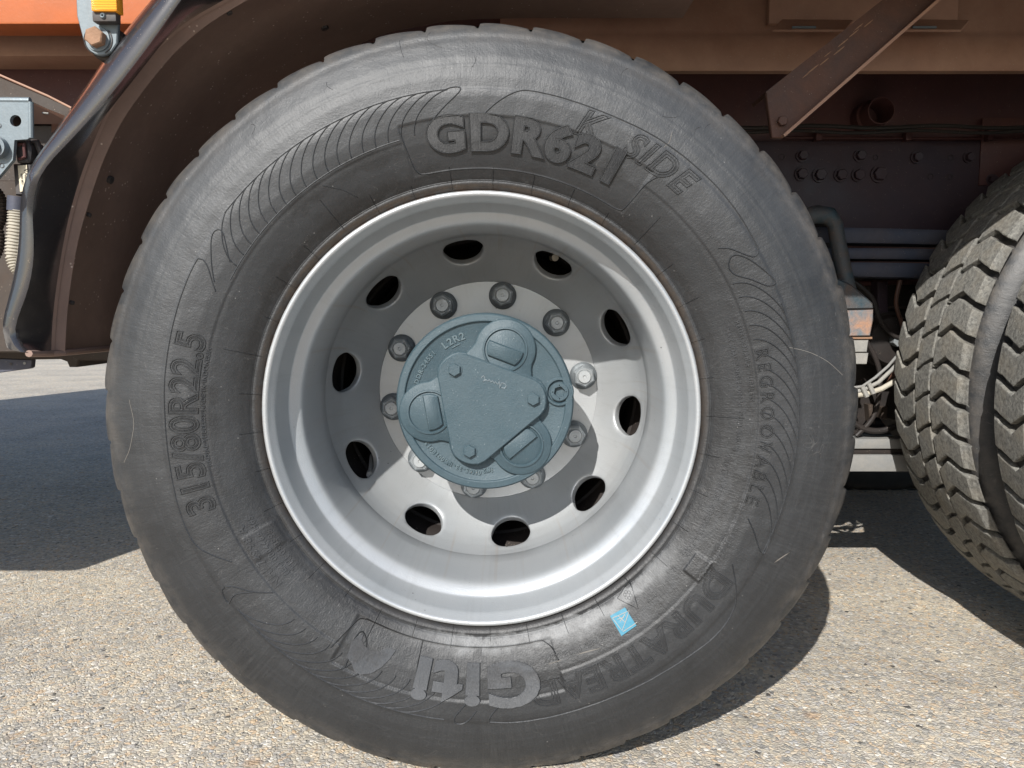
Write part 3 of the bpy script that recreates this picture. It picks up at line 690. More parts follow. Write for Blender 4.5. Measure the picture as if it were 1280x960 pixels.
    for pts in (((967, 703), (975, 698), (988, 690)), ((722, 822), (735, 818), (752, 813)), ((686, 834), (702, 829)), ((985, 434), (1010, 440), (1035, 452), (1058, 470)),
                ((840, 165), (836, 178), (829, 185)), ((160, 500), (166, 530), (160, 560), (150, 580))):
        full = spline([px_polar(*p) for p in pts], 5); n = len(full); vs = []
        for i, p in enumerate(full):
            w_ = .0016 * math.sin(math.pi * (i + .3) / (n - .4)) if pts[0][0] in (967, 722) else .0007
            d = full[min(i + 1, n - 1)] - full[max(i - 1, 0)]; l = math.hypot(d[0], d[1] * p[0]); nx, ny = -d[1] * p[0] / l, d[0] / l
            vs += list(surf([p[0] + nx * w_ / 2, p[0] - nx * w_ / 2], [p[1] + ny * w_ / 2 / p[0], p[1] - ny * w_ / 2 / p[0]], .0003))
        mb = MB(); mb.add(vs, [(2 * i, 2 * i + 1, 2 * i + 3, 2 * i + 2) for i in range(n - 1)])
        mb.build('sidewall_cut', cutm, wheel, smooth=False, fix=False)

# ------------------------------------------------------------------ steel wheel
RIM = [(.2800, .034), (.2940, .022), (.2982, .010), (.2990, .004), (.2985, 0.0), (.2968, -.0026), (.2940, -.0034), (.2918, -.0022), (.2905, .0002), (.2893, .0030), (.2868, .0075), (.2852, .0108), (.2845, .0124),
       (.2839, .0142), (.2835, .0160), (.2830, .0190), (.2800, .0330), (.2772, .0470), (.2767, .0490), (.2760, .0506), (.2748, .0518), (.2730, .0533), (.2680, .0575), (.2640, .0615), (.2620, .0643), (.2606, .0680),
       (.2597, .0730), (.2591, .0800), (.2587, .100), (.2584, .150), (.2582, .198), (.2600, .2005), (.2610, .215), (.275, .245), (.288, .255)]
BOWL = [(.2581, .192), (.2572, .212), (.2535, .2325), (.2450, .2515), (.2320, .2680), (.2180, .2820), (.2050, .2935), (.1960, .3005), (.1905, .3040)]
def disc(mb):
    P = [np.array(p) for p in BOWL]
    s = [0]
    for i in range(1, len(P)): s.append(s[-1] + np.linalg.norm(P[i] - P[i - 1]))
    s = np.array(s); Lb = s[-1]; br = np.array([p[0] for p in P]); by = np.array([p[1] for p in P])
    def at(u): return np.interp(u, s, br), np.interp(u, s, by)
    uc = np.interp(-.2425, -br, s)          # hole centre along the profile
    rad = .0335; off = R(-9.3)
    vs, fs = [], []
    N = 64; K = 9
    for h in range(10):
        base = len(vs); a0 = off + h * R(36)
        per = []
        half = R(18)
        for k in range(N):
            t = k / N * 8 - 1
            side = int((t + 1) // 2); q = (t + 1) % 2 - 1
            per.append(((q, -1), (1, q), (-q, 1), (-1, -q))[side])
        for ring in range(K + 4):
            for k in range(N):
                sx, sy = per[k]
                an = math.atan2(sy, sx)
                # square border in (angle, u)
                bu = uc + (sy * (Lb - uc) if sy > 0 else sy * uc); ba = sx * half
                hr = rad * (1.06 if ring < K else (1.0 if ring == K else .985))
                hu = uc + hr * math.sin(an); ha = hr * math.cos(an) / .2425
                t = min(ring / (K - 1), 1.0); t = 1 - (1 - t) ** 1.0
                u = bu + (hu - bu) * t; aa = ba + (ha - ba) * t
                u = min(max(u, 0), Lb)
                r_, y_ = at(u)
                # inward thickness at the hole edge
                dp = {K: .0012, K + 1: .004, K + 2: .012, K + 3: .012}.get(ring, 0.0)
                e = .002; r2, y2 = at(min(u + e, Lb)); r1, y1 = at(max(u - e, 0)); tx, ty = r2 - r1, y2 - y1; l = math.hypot(tx, ty)
                nr, ny = ty / l, -tx / l
                r_ += nr * dp; y_ += ny * dp
                vs.append((r_ * math.sin(a0 + aa), y_, r_ * math.cos(a0 + aa)))
        for ring in range(K + 3):
            for k in range(N):
                k2 = (k + 1) % N; fs.append((base + ring * N + k, base + ring * N + k2, base + (ring + 1) * N + k2, base + (ring + 1) * N + k))
    mb.add(vs, fs)
    return s, uc

def hexagon(cx, cz, r, a0=0.0, n=6): return [(cx + r * math.cos(a0 + i * 2 * math.pi / n), cz + r * math.sin(a0 + i * 2 * math.pi / n)) for i in range(n)]
def circle(cx, cz, r, n=40): return hexagon(cx, cz, r, 0, n)

def wheel_nut(parent, a, y=.3045, turn=0.0):
    cx, cz = .1675 * math.sin(a), .1675 * math.cos(a)
    mb = MB()
    mb.lathe([(.0005, y - .001), (.0235, y - .001), (.0238, y - .0035), (.0215, y - .0055), (.0175, y - .0075), (.012, y - .0075)], 32, cx, cz)
    mb.build('nut_washer', M['washer'], parent, angle=28); mb = MB()
    hx = hexagon(cx, cz, .0188, turn)
    rings = [[(p[0], y - .006, p[1]) for p in hx], [(p[0], y - .0235, p[1]) for p in hx]]
    h2 = hexagon(cx, cz, .0160, turn); rings.append([(p[0], y - .0262, p[1]) for p in h2])
    h3 = hexagon(cx, cz, .0138, turn); rings.append([(p[0], y - .0262, p[1]) for p in h3])
    vs = [v for r_ in rings for v in r_]
    mb.add(vs, [(k * 6 + i, k * 6 + (i + 1) % 6, (k + 1) * 6 + (i + 1) % 6, (k + 1) * 6 + i) for k in range(3) for i in range(6)])
    mb.add([v for v in rings[-1]], [tuple(range(6))])
    o = mb.build('wheel_nut', M['nut'], parent, angle=28)
    mb = MB(); mb.lathe([(.0112, y - .024), (.0112, y - .0285), (.0100, y - .0300), (.0030, y - .0300), (.0022, y - .0285), (.0001, y - .0285)], 28, cx, cz)
    mb.lathe([(.0138, y - .0262), (.0128, y - .0275), (.0118, y - .0262)], 28, cx, cz)
    mb.build('wheel_stud', M['stud'], parent, angle=40)

def rounded(pts, rad, n=5):
    """round the corners of an (x, z) polygon"""
    out = []; m = len(pts); rs = rad if isinstance(rad, (list, tuple)) else [rad] * m
    for i in range(m):
        p0, p1, p2 = Vector(pts[i - 1]), Vector(pts[i]), Vector(pts[(i + 1) % m]); rr = rs[i]
        if rr <= 0: out.append(tuple(p1)); continue
        d0, d1 = (p0 - p1).normalized(), (p2 - p1).normalized()
        a, b = p1 + d0 * rr, p1 + d1 * rr
        for k in range(n + 1):
            t = k / n; q = a * (1 - t) ** 2 + p1 * 2 * t * (1 - t) + b * t * t; out.append((q.x, q.y))
    return out

def hub_cover(parent):
    FY = .1375                                 # face of the cover
    mb = MB()
    mb.lathe([(.120, .330), (.1285, .325), (.1290, .300), (.1290, .165), (.1335, .162), (.1358, .159), (.1366, .156), (.1366, .1425), (.1355, .1392), (.1335, .1375), (.1250, .1368),
              (.1238, .1375), (.1228, .1405), (.1215, .1412), (.0600, .1405), (.0001, .1405)], 160)
    mb.build('hub_cover', M['hub'], parent, angle=32)
    fy = .1410
    def dirv(deg): return Vector((math.cos(R(deg)), math.sin(R(deg))))
    # lobes with a ring and a D-shaped pad
    for deg in (69, 190, 310):
        d = dirv(deg); c = d * .0865; t = Vector((-d.y, d.x))
        poly = []
        Rl = .0470
        for k in range(-32, 33):
            a = R(deg + k * 3.05); poly.append((c.x + Rl * math.cos(a), c.y + Rl * math.sin(a)))
        # flared feet running under the centre plate
        pl = [c + t * .0478 - d * .012, c + t * .054 - d * .026, c + t * .066 - d * .038, c + t * .070 - d * .055]
        pr = [c - t * .070 - d * .055, c - t * .066 - d * .038, c - t * .054 - d * .026, c - t * .0478 - d * .012]
        poly = poly + [tuple(p) for p in pl] + [tuple(p) for p in pr]
        # keep the lobe inside the rim ring
        poly = [tuple(Vector(p) * min(1.0, .1335 / Vector(p).length)) for p in poly]
        mb = MB(); mb.prism(poly, fy - .0062, fy + .002, cap1=False, bev=.0022)
        mb.build('lobe', M['hub'], parent, angle=50)
        mb = MB()
        # ring groove wall round the pad, then the pad with one straight side
        mb.v = []; mb.lathe([(.0345, fy - .0058), (.0340, fy - .0085), (.0318, fy - .0090), (.0305, fy - .0070), (.0300, fy - .0052)], 64, c.x, c.y)
        mb.build('lobe_ring', M['hub'], parent, angle=50)
        mb = MB()
        pad = []
        for k in range(-26, 27):
            a = R(deg + 180 + k * 3.9) if deg != 190 else R(deg + 180 + k * 3.9)
            pad.append((c.x + .0280 * math.cos(a), c.y + .0280 * math.sin(a)))
        cut = .0125
        pad = [tuple(Vector(p) - d * max(0.0, (Vector(p) - c).dot(d) - cut)) for p in pad]
        pad = [tuple(c + t * (Vector(p) - c).dot(t) * 1.0 + d * max((Vector(p) - c).dot(d), -.0175)) for p in pad]
        mb.prism(pad, fy - .0108, fy - .004, cap1=False, bev=.0018)
        mb.build('lobe_pad', M['hub'], parent, angle=50)
    # centre plate: three long edges, three rounded corners
    pts = []
    for i, nd in enumerate((70, 190, 310)):
        d0 = dirv(nd); t0 = Vector((-d0.y, d0.x)); dist = .0640; Rr = .0845
        half = math.sqrt(Rr ** 2 - dist ** 2)
        a_start = nd - math.degrees(math.acos(dist / Rr)); a_end = nd + math.degrees(math.acos(dist / Rr))
        pts.append(tuple(d0 * dist - t0 * half)); pts.append(tuple(d0 * dist + t0 * half))
        nxt = (70, 190, 310)[(i + 1) % 3]; b0 = a_end; b1 = nxt - math.degrees(math.acos(dist / Rr))
        while b1 < b0: b1 += 360
        for k in range(1, 6):
            q = b0 + (b1 - b0) * k / 6; rr = Rr + .0085 * math.sin(math.pi * k / 6) ** .6
            pts.append(tuple(dirv(q) * rr))
    PO = Vector((.0015, -.0050)); pts = [tuple(Vector(p) + PO) for p in pts]
    mb = MB(); mb.prism(pts, fy - .0160, fy, cap1=False, bev=.0016); mb.build('centre_plate', M['hub'], parent, angle=40)
    pts2 = [tuple((Vector(p) - PO) * 1.032 + PO) for p in pts]
    mb = MB(); mb.prism(pts2, fy - .0072, fy, cap1=False, bev=.0020); mb.build('plate_seat', M['hub'], parent, angle=50)
    for q, rr in ((130, .0730), (9, .0730), (250, .0730)):
        p = dirv(q) * rr + PO
        mb = MB(); mb.prism(circle(p.x, p.y, .0115, 28), fy - .0172, fy - .0155, cap1=False)
        mb.prism(hexagon(p.x, p.y, .0100, R(20 + q)), fy - .0222, fy - .0165, cap1=False, bev=.0012)
        mb.build('plate_bolt', M['hub'], parent, angle=30)
    # drain plug in its half collar
    c = dirv(8) * .1150
    mb = MB()
    mb.lathe([(.0225, fy + .002), (.0225, fy - .0025), (.0210, fy - .0042), (.0185, fy - .0042), (.0170, fy - .0020), (.0165, fy)], 40, c.x, c.y)
    mb.lathe([(.0145, fy), (.0145, fy - .0055), (.0132, fy - .0068), (.0095, fy - .0068)], 40, c.x, c.y)
    hx = hexagon(c.x, c.y, .0090, .3); N = 36
    ring = [(c.x + .0095 * math.cos(2 * math.pi * k / N), fy - .0068, c.y + .0095 * math.sin(2 * math.pi * k / N)) for k in range(N)]
    def hexat(k):
        a = 2 * math.pi * k / N; u = (a - .3) % (math.pi / 3) - math.pi / 6; rr = .0090 * math.cos(math.pi / 6) / math.cos(u)
        return (c.x + rr * math.cos(a), c.y + rr * math.sin(a))
    hv = [hexat(k) for k in range(N)]
    vs = ring + [(p[0], fy - .0068, p[1]) for p in hv] + [(p[0], fy + .004, p[1]) for p in hv]
    mb.add(vs, [(q * N + k, q * N + (k + 1) % N, (q + 1) * N + (k + 1) % N, (q + 1) * N + k) for q in (0, 1) for k in range(N)] + [tuple(range(2 * N, 3 * N))])
    mb.build('drain_plug', M['hub'], parent, angle=35)
    # cast markings
    def flat(items, name, m, y):
        big = bmesh.new()
        for bm, r, a in items:
            for v in bm.verts:
                rr = r + v.co.y; an = R(a) + v.co.x / r; v.co = (rr * math.sin(an), y - v.co.z, rr * math.cos(an))
            me = bpy.data.meshes.new('t'); bm.to_mesh(me); bm.free(); big.from_mesh(me); bpy.data.meshes.remove(me)
        me = bpy.data.meshes.new(name); big.to_mesh(me); big.free(); return link(name, me, m, parent, angle=30)
    for s_, z_, h_, sp_, r_, a_ in (('L2R2', .0155, .0008, 1.15, .1015, -27), ('__', .0140, .0006, 1.0, .0985, -27), ('DDR-24551', .0095, .0007, 1.25, .1060, -60), ('0H65-33-10', .0095, .0007, 1.2, .1075, -162),
                                ('F500180136', .0095, .0007, 1.2, .1075, -136), ('i#2', .0095, .0008, 1.3, .1040, 178)):
        flat([(text_bm(s_, z_, h_, .0003, .0002, spacing=sp_), r_, a_)], 'cast_lettering', M['hub_worn'], fy - .0006)
    # hand-written signature cast across the centre plate
    mb = MB()
    sig = [(-.0270, .0085), (-.0235, .0120), (-.0215, .0070), (-.0240, .0030), (-.0200, .0055), (-.0165, .0035), (-.0150, .0060), (-.0120, .0015), (-.0105, .0045), (-.0070, -.0005), (-.0055, .0030), (-.0020, -.0020),
           (.0005, .0045), (.0010, -.0075), (.0035, .0010), (.0085, -.0005), (.0110, -.0040), (.0080, -.0075), (.0035, -.0065)]
    pp = [Vector(sig[0])]
    for i in range(len(sig) - 1):
        for k in range(1, 4): pp.append(Vector(sig[i]).lerp(Vector(sig[i + 1]), k / 3))
    mb.tube([(p.x + .022, fy - .0160, p.y + .030) for p in pp], .0009, 6); mb.build('cast_signature', M['galv'], parent)

DUAL = .342
def copy_tree(o, parent=None):
    c = o.copy(); COL.objects.link(c); c.parent = parent
    for ch in list(o.children): copy_tree(ch, c)
    return c

def make_front_wheel():
    mb = MB(); mb.lathe(RIM, 240)
    disc(mb)
    mb.lathe([(.1905, .3040), (.1895, .3052), (.1830, .3050), (.1000, .3050)], 200)
    wheel = mb.build('wheel', M['silver'], truck, angle=50)
    wheel['label'] = 'outer rear wheel with silver dished rim and blue-grey hub cover'
    for i in range(10): wheel_nut(wheel, R(8.7 + 36 * i), turn=rnd.uniform(0, 1))
    hub_cover(wheel)
    # valve stems and the dark drum behind the holes
    mb = MB(); a, b = U(465, 570, .33), U(463, 591, .275); a.z -= HUB_Z; b.z -= HUB_Z
    mb.tube([a, a.lerp(b, .5), b], .0042, 12); e = b + Vector((.0008, -.012, -.0012)); mb.tube([b, e], [.0062, .0056], 14)
    mb.build('valve_stem', M['bar'], wheel)
    mb = MB(); a, b = U(690, 322, .35), U(694, 322, .300); a.z -= HUB_Z; b.z -= HUB_Z
    mb.tube([a, b], .0060, 12); mb.build('valve_stem', M['cream'], wheel)
    mb = MB(); mb.lathe([(.1, .33), (.205, .33), (.212, .335), (.212, .56), (.205, .565), (.1, .565)], 96); mb.lathe([(.212, .365), (.218, .367), (.218, .377), (.212, .379)], 96)
    mb.build('brake_drum', M['soot'], wheel)
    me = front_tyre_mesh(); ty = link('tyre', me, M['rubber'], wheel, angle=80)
    mb = carcass(200, False); mb.build('tyre_casing', M['rubber'], wheel, angle=60)
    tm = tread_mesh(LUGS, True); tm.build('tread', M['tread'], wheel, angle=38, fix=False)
    front_tyre_details(wheel)
    return wheel

wheel = make_front_wheel(); wheel.location = (0, 0, HUB_Z)

def make_plain_wheel():
    mb = MB(); mb.lathe(RIM, 96); mb.lathe([(.2581, .142), (.2535, .1825), (.2320, .2180), (.2050, .2385), (.1905, .2500), (.10, .2500)], 96)
    mb.lathe([(.2585, .2), (.262, .225), (.276, .232), (.290, .240), (.297, .238), (.299, .230)], 96)
    wh = mb.build('wheel', M['silver'], truck, angle=50)
    c = carcass(160, True).build('tyre', M['rubber'], wh, angle=60)
    tread_mesh(54).build('tread', M['tread'], wh, angle=16, fix=False)
    mb = MB(); mb.lathe([(.10, .33), (.128, .32), (.129, .165), (.1366, .160), (.1366, .1425), (.125, .1375), (.0001, .1375)], 64)
    mb.build('hub_cover', M['hub'], wh, angle=40)
    return wh
AXLE = 1.368
rear = make_plain_wheel(); rear.location = (AXLE, 0, HUB_Z); rear['label'] = 'next wheel to the right with chevron-block tread, mostly outside the frame'
def twin(src, x, y, flip, label):
    o = copy_tree(src, truck); o.location = (x, y, HUB_Z)
    if flip: o.rotation_euler = (0, 0, math.pi)
    if label: o['label'] = label
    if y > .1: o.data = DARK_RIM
    return o
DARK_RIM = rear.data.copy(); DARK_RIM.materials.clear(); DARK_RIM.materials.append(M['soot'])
# the wheel mesh is built with y = 0 at its outer flange; flipping it turns the dish inward
FLIP = DUAL + 2 * TC
twin(rear, AXLE, FLIP, True, 'inner twin wheel with worn chevron tread blocks in sunlight')
twin(rear, 0, FLIP, True, 'inner twin wheel hidden behind the silver rim')
for x in (0, AXLE):
    twin(rear, x, 1.73, False, 'far side inner twin wheel in the shade under the truck')
    twin(rear, x, 1.73 + FLIP, True, 'far side outer wheel beyond the axle')

# ------------------------------------------------------------------ underbody and body
def part(name, m, mb, smooth=True, angle=35, bevel=0.0, parent=None, **k): return mb.build(name, M[m], parent or truck, smooth, angle, bevel, **k)
def boxp(name, m, a, b, bevel=0.002, parent=None):
    mb = MB(); mb.box(a, b); return part(name, m, mb, True, 30, bevel, parent)
def pxz(px, py, y): p = U(px, py, y); return (p.x, p.z)

# axles
mb = MB(); mb.lathe([(.001, .34), (.10, .34), (.11, .60), (.085, .62), (.085, 1.72), (.11, 1.74), (.10, 2.0), (.001, 2.0)], 48, 0, HUB_Z); part('axle', 'frame', mb)
mb = MB(); mb.lathe([(.001, .34), (.10, .34), (.11, .60), (.085, .62), (.085, 1.72), (.11, 1.74), (.10, 2.0), (.001, 2.0)], 48, AXLE, HUB_Z); part('axle', 'frame', mb)
mb = MB(); mb.lathe([(.001, .95), (.17, .98), (.21, 1.10), (.21, 1.25), (.17, 1.36), (.001, 1.40)], 48, AXLE, HUB_Z); part('differential', 'frame', mb)

# fender
def resample(pts, n):
    d = [0]
    for i in range(1, len(pts)): d.append(d[-1] + (Vector(pts[i]) - Vector(pts[i - 1])).length)
    d = np.array(d) / d[-1]; t = np.linspace(0, 1, n)
    return [tuple(np.interp(t, d, [p[k] for p in pts])[j] for k in range(2)) for j in range(n)]
def smooth2(pts, it=3):
    for _ in range(it):
        q = [pts[0]] + [tuple((a[k] + 2 * b[k] + c[k]) / 4 for k in (0, 1)) for a, b, c in zip(pts, pts[1:], pts[2:])] + [pts[-1]]; pts = q
    return pts
def fender():
    Yb, Ye, Y1, Y2, Yi = .022, -.055, .020, .036, .345
    Bp = [(14, 428), (16, 405), (22, 370), (29, 330), (34, 290), (38, 250), (50, 213), (66, 185), (82, 160), (105, 125), (132, 82), (162, 40), (195, 3), (206, -8)]
    Ep = [(36, 441), (24, 438), (15, 426), (16, 408), (28, 384), (38, 355), (43, 325), (42, 290), (39, 255), (43, 232), (54, 210), (72, 192), (97, 166), (122, 138), (151, 103), (190, 52), (226, 0), (232, -9)]
    L1 = [(64, 441), (66, 400), (71, 355), (79, 305), (89, 260), (102, 217), (131, 143), (160, 97), (192, 60), (235, 25), (282, -1), (300, -10)]
    L2 = [(80, 440), (82, 395), (88, 345), (97, 295), (112, 245), (128, 198), (152, 148), (181, 108), (216, 65), (256, 30), (302, 2), (322, -9)]
    n = 90
    def cv(pp, y, ext):
        q = [pxz(*p, y) for p in pp]; return smooth2(resample(q + ext, n), 3)
    XR = .335
    B = cv(Bp, Yb, [(-.30, 1.150), (-.20, 1.180), (-.05, 1.195), (XR, 1.195)])
    Ev = cv(Ep, Ye, [(-.27, 1.125), (-.18, 1.155), (-.05, 1.170), (XR, 1.170)])
    A1 = cv(L1, Y1, [(-.20, 1.125), (-.08, 1.147), (.05, 1.150), (XR, 1.150)])
    A2 = cv(L2, Y2, [(-.18, 1.120), (-.06, 1.142), (.05, 1.145), (XR, 1.145)])
    def off(c, d):
        out = []
        for i, p in enumerate(c):
            a, b = Vector(c[max(i - 1, 0)]), Vector(c[min(i + 1, n - 1)]); t = (b - a).normalized(); out.append((p[0] - t.y * d, p[1] + t.x * d))
        return out
    def mid(c, d, f, push):   # a curve between two curves
        return [(a[0] * (1 - f) + b[0] * f, a[1] * (1 - f) + b[1] * f) for a, b in zip(c, d)]
    def strip(mb, secs):
        k = len(secs); vs = []
        for i in range(n):
            for c, y in secs: vs.append((c[i][0], y, c[i][1]))
        mb.add(vs, [(i * k + j, i * k + j + 1, (i + 1) * k + j + 1, (i + 1) * k + j) for i in range(n - 1) for j in range(k - 1)])
        return vs, k
    # glossy lip: outer shell, rolled edge, dark inner flange
    mb = MB()
    secs = [(off(B, .004), .20), (off(B, .002), .05), (B, Yb), (mid(B, Ev, .25, 0), Yb * .6 + Ye * .4 - .010), (mid(B, Ev, .6, 0), Ye + .006), (mid(B, Ev, .88, 0), Ye - .003), (Ev, Ye), (mid(Ev, A1, .06, 0), Ye + .008),
            (mid(Ev, A1, .16, 0), Ye + .030), (mid(Ev, A1, .55, 0), Y1 - .022), (mid(Ev, A1, .92, 0), Y1 - .004), (A1, Y1)]
    strip(mb, secs)
    f = part('fender_lip', 'plastic', mb, True, 60, fix=False)
    mb = MB()
    secs = [(A1, Y1 - .001), (off(A1, -.0025), Y1 + .003), (off(A1, .0015), Y1 + .005), (mid(A1, A2, .85, 0), Y2 - .006), (off(A2, -.003), Y2 - .003), (off(A2, -.002), Y2 + .001), (off(A2, .001), Y2 + .003), (off(A2, .001), .12), (off(A2, -.001), .2), (off(A2, .001), Yi),
            (off(A2, .012), Yi), (off(A2, .014), Y1)]
    strip(mb, secs)
    fl = part('fender', 'liner', mb, True, 60, fix=False)
    # bottom edge of the liner and its thickness
    p0 = [(c[0][0], y, c[0][1]) for c, y in [(Ev, Ye), (A1, Y1), (A2, Y2), (A2, Yi)]]
    mb = MB()
    for a, b in zip(p0, p0[1:]):
        a, b = Vector(a), Vector(b)
        mb.tube([a + Vector((0, 0, -.001)), b + Vector((0, 0, -.001))], .0045, 8)
    part('fender_edge', 'liner', mb, parent=fl)
    for (px, py, yy, rr) in ((123, 224, .07, .0055), (101, 271, .045, .003), (80, 382, .045, .003), (415, 42, .22, .006), (275, 3, .04, .004)):
        p = U(px, py, yy)
        i = min(range(n), key=lambda k: (A2[k][0] - p.x) ** 2 + (A2[k][1] - p.z) ** 2)
        # meet the liner: walk along the sight line to the liner's radius
        a, b = Vector(A2[max(i - 1, 0)]), Vector(A2[min(i + 1, n - 1)]); t = (b - a).normalized(); nrm = Vector((t.y, -t.x))
        q = Vector(A2[i]); mbb = MB()
        c = Vector((q.x, yy, q.y)); nn = Vector((nrm.x, 0, nrm.y))
        mbb.tube([c - nn * .002, c + nn * .004, c + nn * .0045], [rr, rr, rr * .6], 8)
        part('fender_bolt', 'black', mbb, parent=fl)
fender()

# body: sill, side, beams
def hbeam(name, m, x0, x1, y0, y1, z0, z1, bevel=.004): return boxp(name, m, (x0, y0, z0), (x1, y1, z1), bevel)
yS = .30
zs = U(100, 30, yS).z
sill = hbeam('body_sill', 'orange', -4.5, -.50, yS, yS + .06, zs, zs + .30)
yb = .42; zt = U(100, 30, yb).z; zl = U(100, 70, yb).z
hbeam('subframe_beam', 'beam', -4.5, -.25, yb, yb + .10, zl, zt + .02, .003)
yc = .50; z1 = U(100, 71, yc).z; z0 = U(100, 152, yc).z
hbeam('side_rail', 'frame', -4.5, -.25, yc, yc + .12, z0 - .15, z1, .003)
# wall of the dump body: high above the frame of the picture
mb = MB(); mb.box((-4.5, -.04, 1.46), (2.9, 2.36, 2.9)); body = part('dump_body', 'orange', mb, bevel=.01)
for i in range(12):
    x = -4.3 + i * .62; boxp('body_rib', 'orange', (x, -.09, 1.48), (x + .08, -.042, 2.86), .006, body)
# right hand beam behind the fender
y = .415
p88 = U(1000, 88, y).z; p45 = U(1000, 43, y).z
prof = [(y + .012, p88 + .40), (y + .012, p45 + .012), (y + .008, p45 + .002), (y, p45 - .010), (y, p88 + .006), (y + .003, p88), (y + .022, p88), (y + .022, p88 + .006)]
mb = MB(); n = len(prof); vs = []
for x in (.02, 3.2): vs += [(x, q[0], q[1]) for q in prof]
mb.add(vs, [(i, i + 1, n + i + 1, n + i) for i in range(n - 1)]); bm_ = part('body_beam', 'beam', mb, angle=50)
x0, x1 = U(961, 10, y - .004).x, U(1197, 10, y - .004).x; zz = U(1000, 30, y - .004).z
boxp('gusset_plate', 'beam', (x0, y - .006, zz), (x1, y + .010, zz + .30), .0015, bm_)
for (a, b) in ((966, 1066), (1122, 1211)):
    yy = y - .028; q = [U(a, 37, yy), U(b - 10, 37, yy), U(b, 25, y - .007), U(a + 12, 24, y - .007)]
    mb = MB(); top = [Vector(v) for v in q]; lo = [v + Vector((0, 0, -.004)) for v in top]
    mb.add(top + lo, [(0, 1, 2, 3), (7, 6, 5, 4), (0, 4, 5, 1), (1, 5, 6, 2), (2, 6, 7, 3), (3, 7, 4, 0)]); part('gusset_foot', 'beam', mb, smooth=False, parent=bm_)
    xm = (q[0] + q[1]) / 2; mb = MB(); mb.box((xm.x - .030, yy - .002, xm.z + .002), (xm.x + .012, yy + .001, xm.z + .0055)); part('gusset_slot', 'galv', mb, smooth=False, parent=bm_)

# chassis frame
y = .72
def fx(px, py): return U(px, py, y)
zA, zB, zC = fx(1100, 60).z, fx(1100, 176).z, fx(1100, 292).z
mb = MB(); mb.box((-4.4, y + .012, zB - .03), (3.6, y + .07, zA + .2)); fr = part('chassis_rail', 'frame', mb, bevel=.004)
mb = MB(); mb.box((-4.4, y, zC), (3.6, y + .011, zB)); part('rail_plate', 'frame_blue', mb, bevel=.003, parent=fr)
mb = MB(); mb.tube([fx(980, 172) + Vector((0, -.002, 0)), fx(1279, 174) + Vector((0, -.002, 0))], .003, 8); part('weld_seam', 'frame', mb, parent=fr)
mb = MB(); mb.box((fx(1228, 150).x - .002, y - .004, fx(1228, 232).z), (fx(1228, 150).x + .35, y - .0005, fx(1228, 148).z)); part('rail_flange', 'frame', mb, bevel=.001, parent=fr)
for px, py, r_ in ((1002, 195, .011), (1074, 195, .011), (1145, 197, .011), (1001, 218, .012), (1024, 219, .013), (1050, 219, .012), (1072, 219, .012), (1098, 218, .015), (1210, 197, .010), (1238, 225, .010)):
    c = fx(px, py); mb = MB()
    mb.lathe([(.0001, y - .0050), (r_ * 1.25, y - .0050), (r_ * 1.25, y - .0005)], 24, c.x, c.z)
    mb.prism(hexagon(c.x, c.z, r_, rnd.random()), y - .016, y - .004, cap1=False, bev=.0015); part('rail_bolt', 'frame_blue', mb, parent=fr, angle=30)
for px, py in ((977, 196), (1094, 197), (1163, 221), (1187, 221), (1188, 197)):
    c = fx(px, py); mb = MB(); mb.lathe([(.0062, y - .0010), (.0055, y - .0016), (.0045, y + .004), (.0001, y + .004)], 16, c.x, c.z); part('bolt_hole', 'black', mb, parent=fr)
c = U(1102, 138, .655); mb = MB(); mb.lathe([(.031, .74), (.0295, .662), (.0285, .655), (.0265, .655), (.0255, .662), (.0255, .735), (.0001, .735)], 40, c.x, c.z); part('cross_tube', 'frame', mb)
c2 = U(1083, 140, .72); mb = MB(); mb.lathe([(.034, .74), (.034, .70), (.030, .695)], 40, c.x, c.z); part('tube_collar', 'frame', mb)
# rest of the frame further in, and the far rail
mb = MB(); mb.box((-4.4, 1.62, .78), (3.6, 1.69, 1.2)); part('chassis_rail', 'frame', mb, bevel=.004)
for x in (-3.6, -2.2, -.68, .66, 2.1, 3.4):
    mb = MB(); mb.box((x, .792, .80), (x + .08, 1.618, 1.16)); part('cross_member', 'frame', mb, bevel=.004)
# floor of the dump body, closing the view and the light from above
mb = MB(); mb.box((-4.45, .48, 1.40), (3.3, 2.36, 1.455)); part('body_floor', 'beam', mb, bevel=.004)

# diagonal brace
y0 = .20
top = [(957, 115), (965, 172), (978, 173), (1190, -13), (1170, -30), (1118, -12)]
outer = [pxz(*p, y0) for p in top]
mb = MB(); mb.prism(outer, y0, y0 + .010, bev=.0015); br_ = part('brace', 'strut', mb, angle=30)
up = [U(957, 113, y0 - .0), U(1118, -12, y0 - .0)]
mb = MB(); a, b = Vector(outer[0]), Vector(outer[5]); d = (b - a).normalized(); nn = Vector((-d.y, d.x))
q = [a, b, b - nn * .006, a - nn * .006]; mb.prism([tuple(v) for v in q], y0 - .0005, y0 + .075); part('brace_flange', 'strut', mb, smooth=False, parent=br_)
a, b = Vector(outer[2]), Vector(outer[3]); d = (b - a).normalized(); nn = Vector((-d.y, d.x))
q = [a, b, b + nn * .0045, a + nn * .0045]; mb = MB(); mb.prism([tuple(v) for v in q], y0 - .012, y0 - .0002); part('brace_edge', 'beam', mb, smooth=False, parent=br_)
c = U(977, 152, y0); mb = MB(); mb.prism(hexagon(c.x, c.z, .008, .2), y0 - .008, y0 - .0005, cap1=False, bev=.001); part('brace_bolt', 'strut', mb, parent=br_)
mb = MB(); g = random.Random(4)
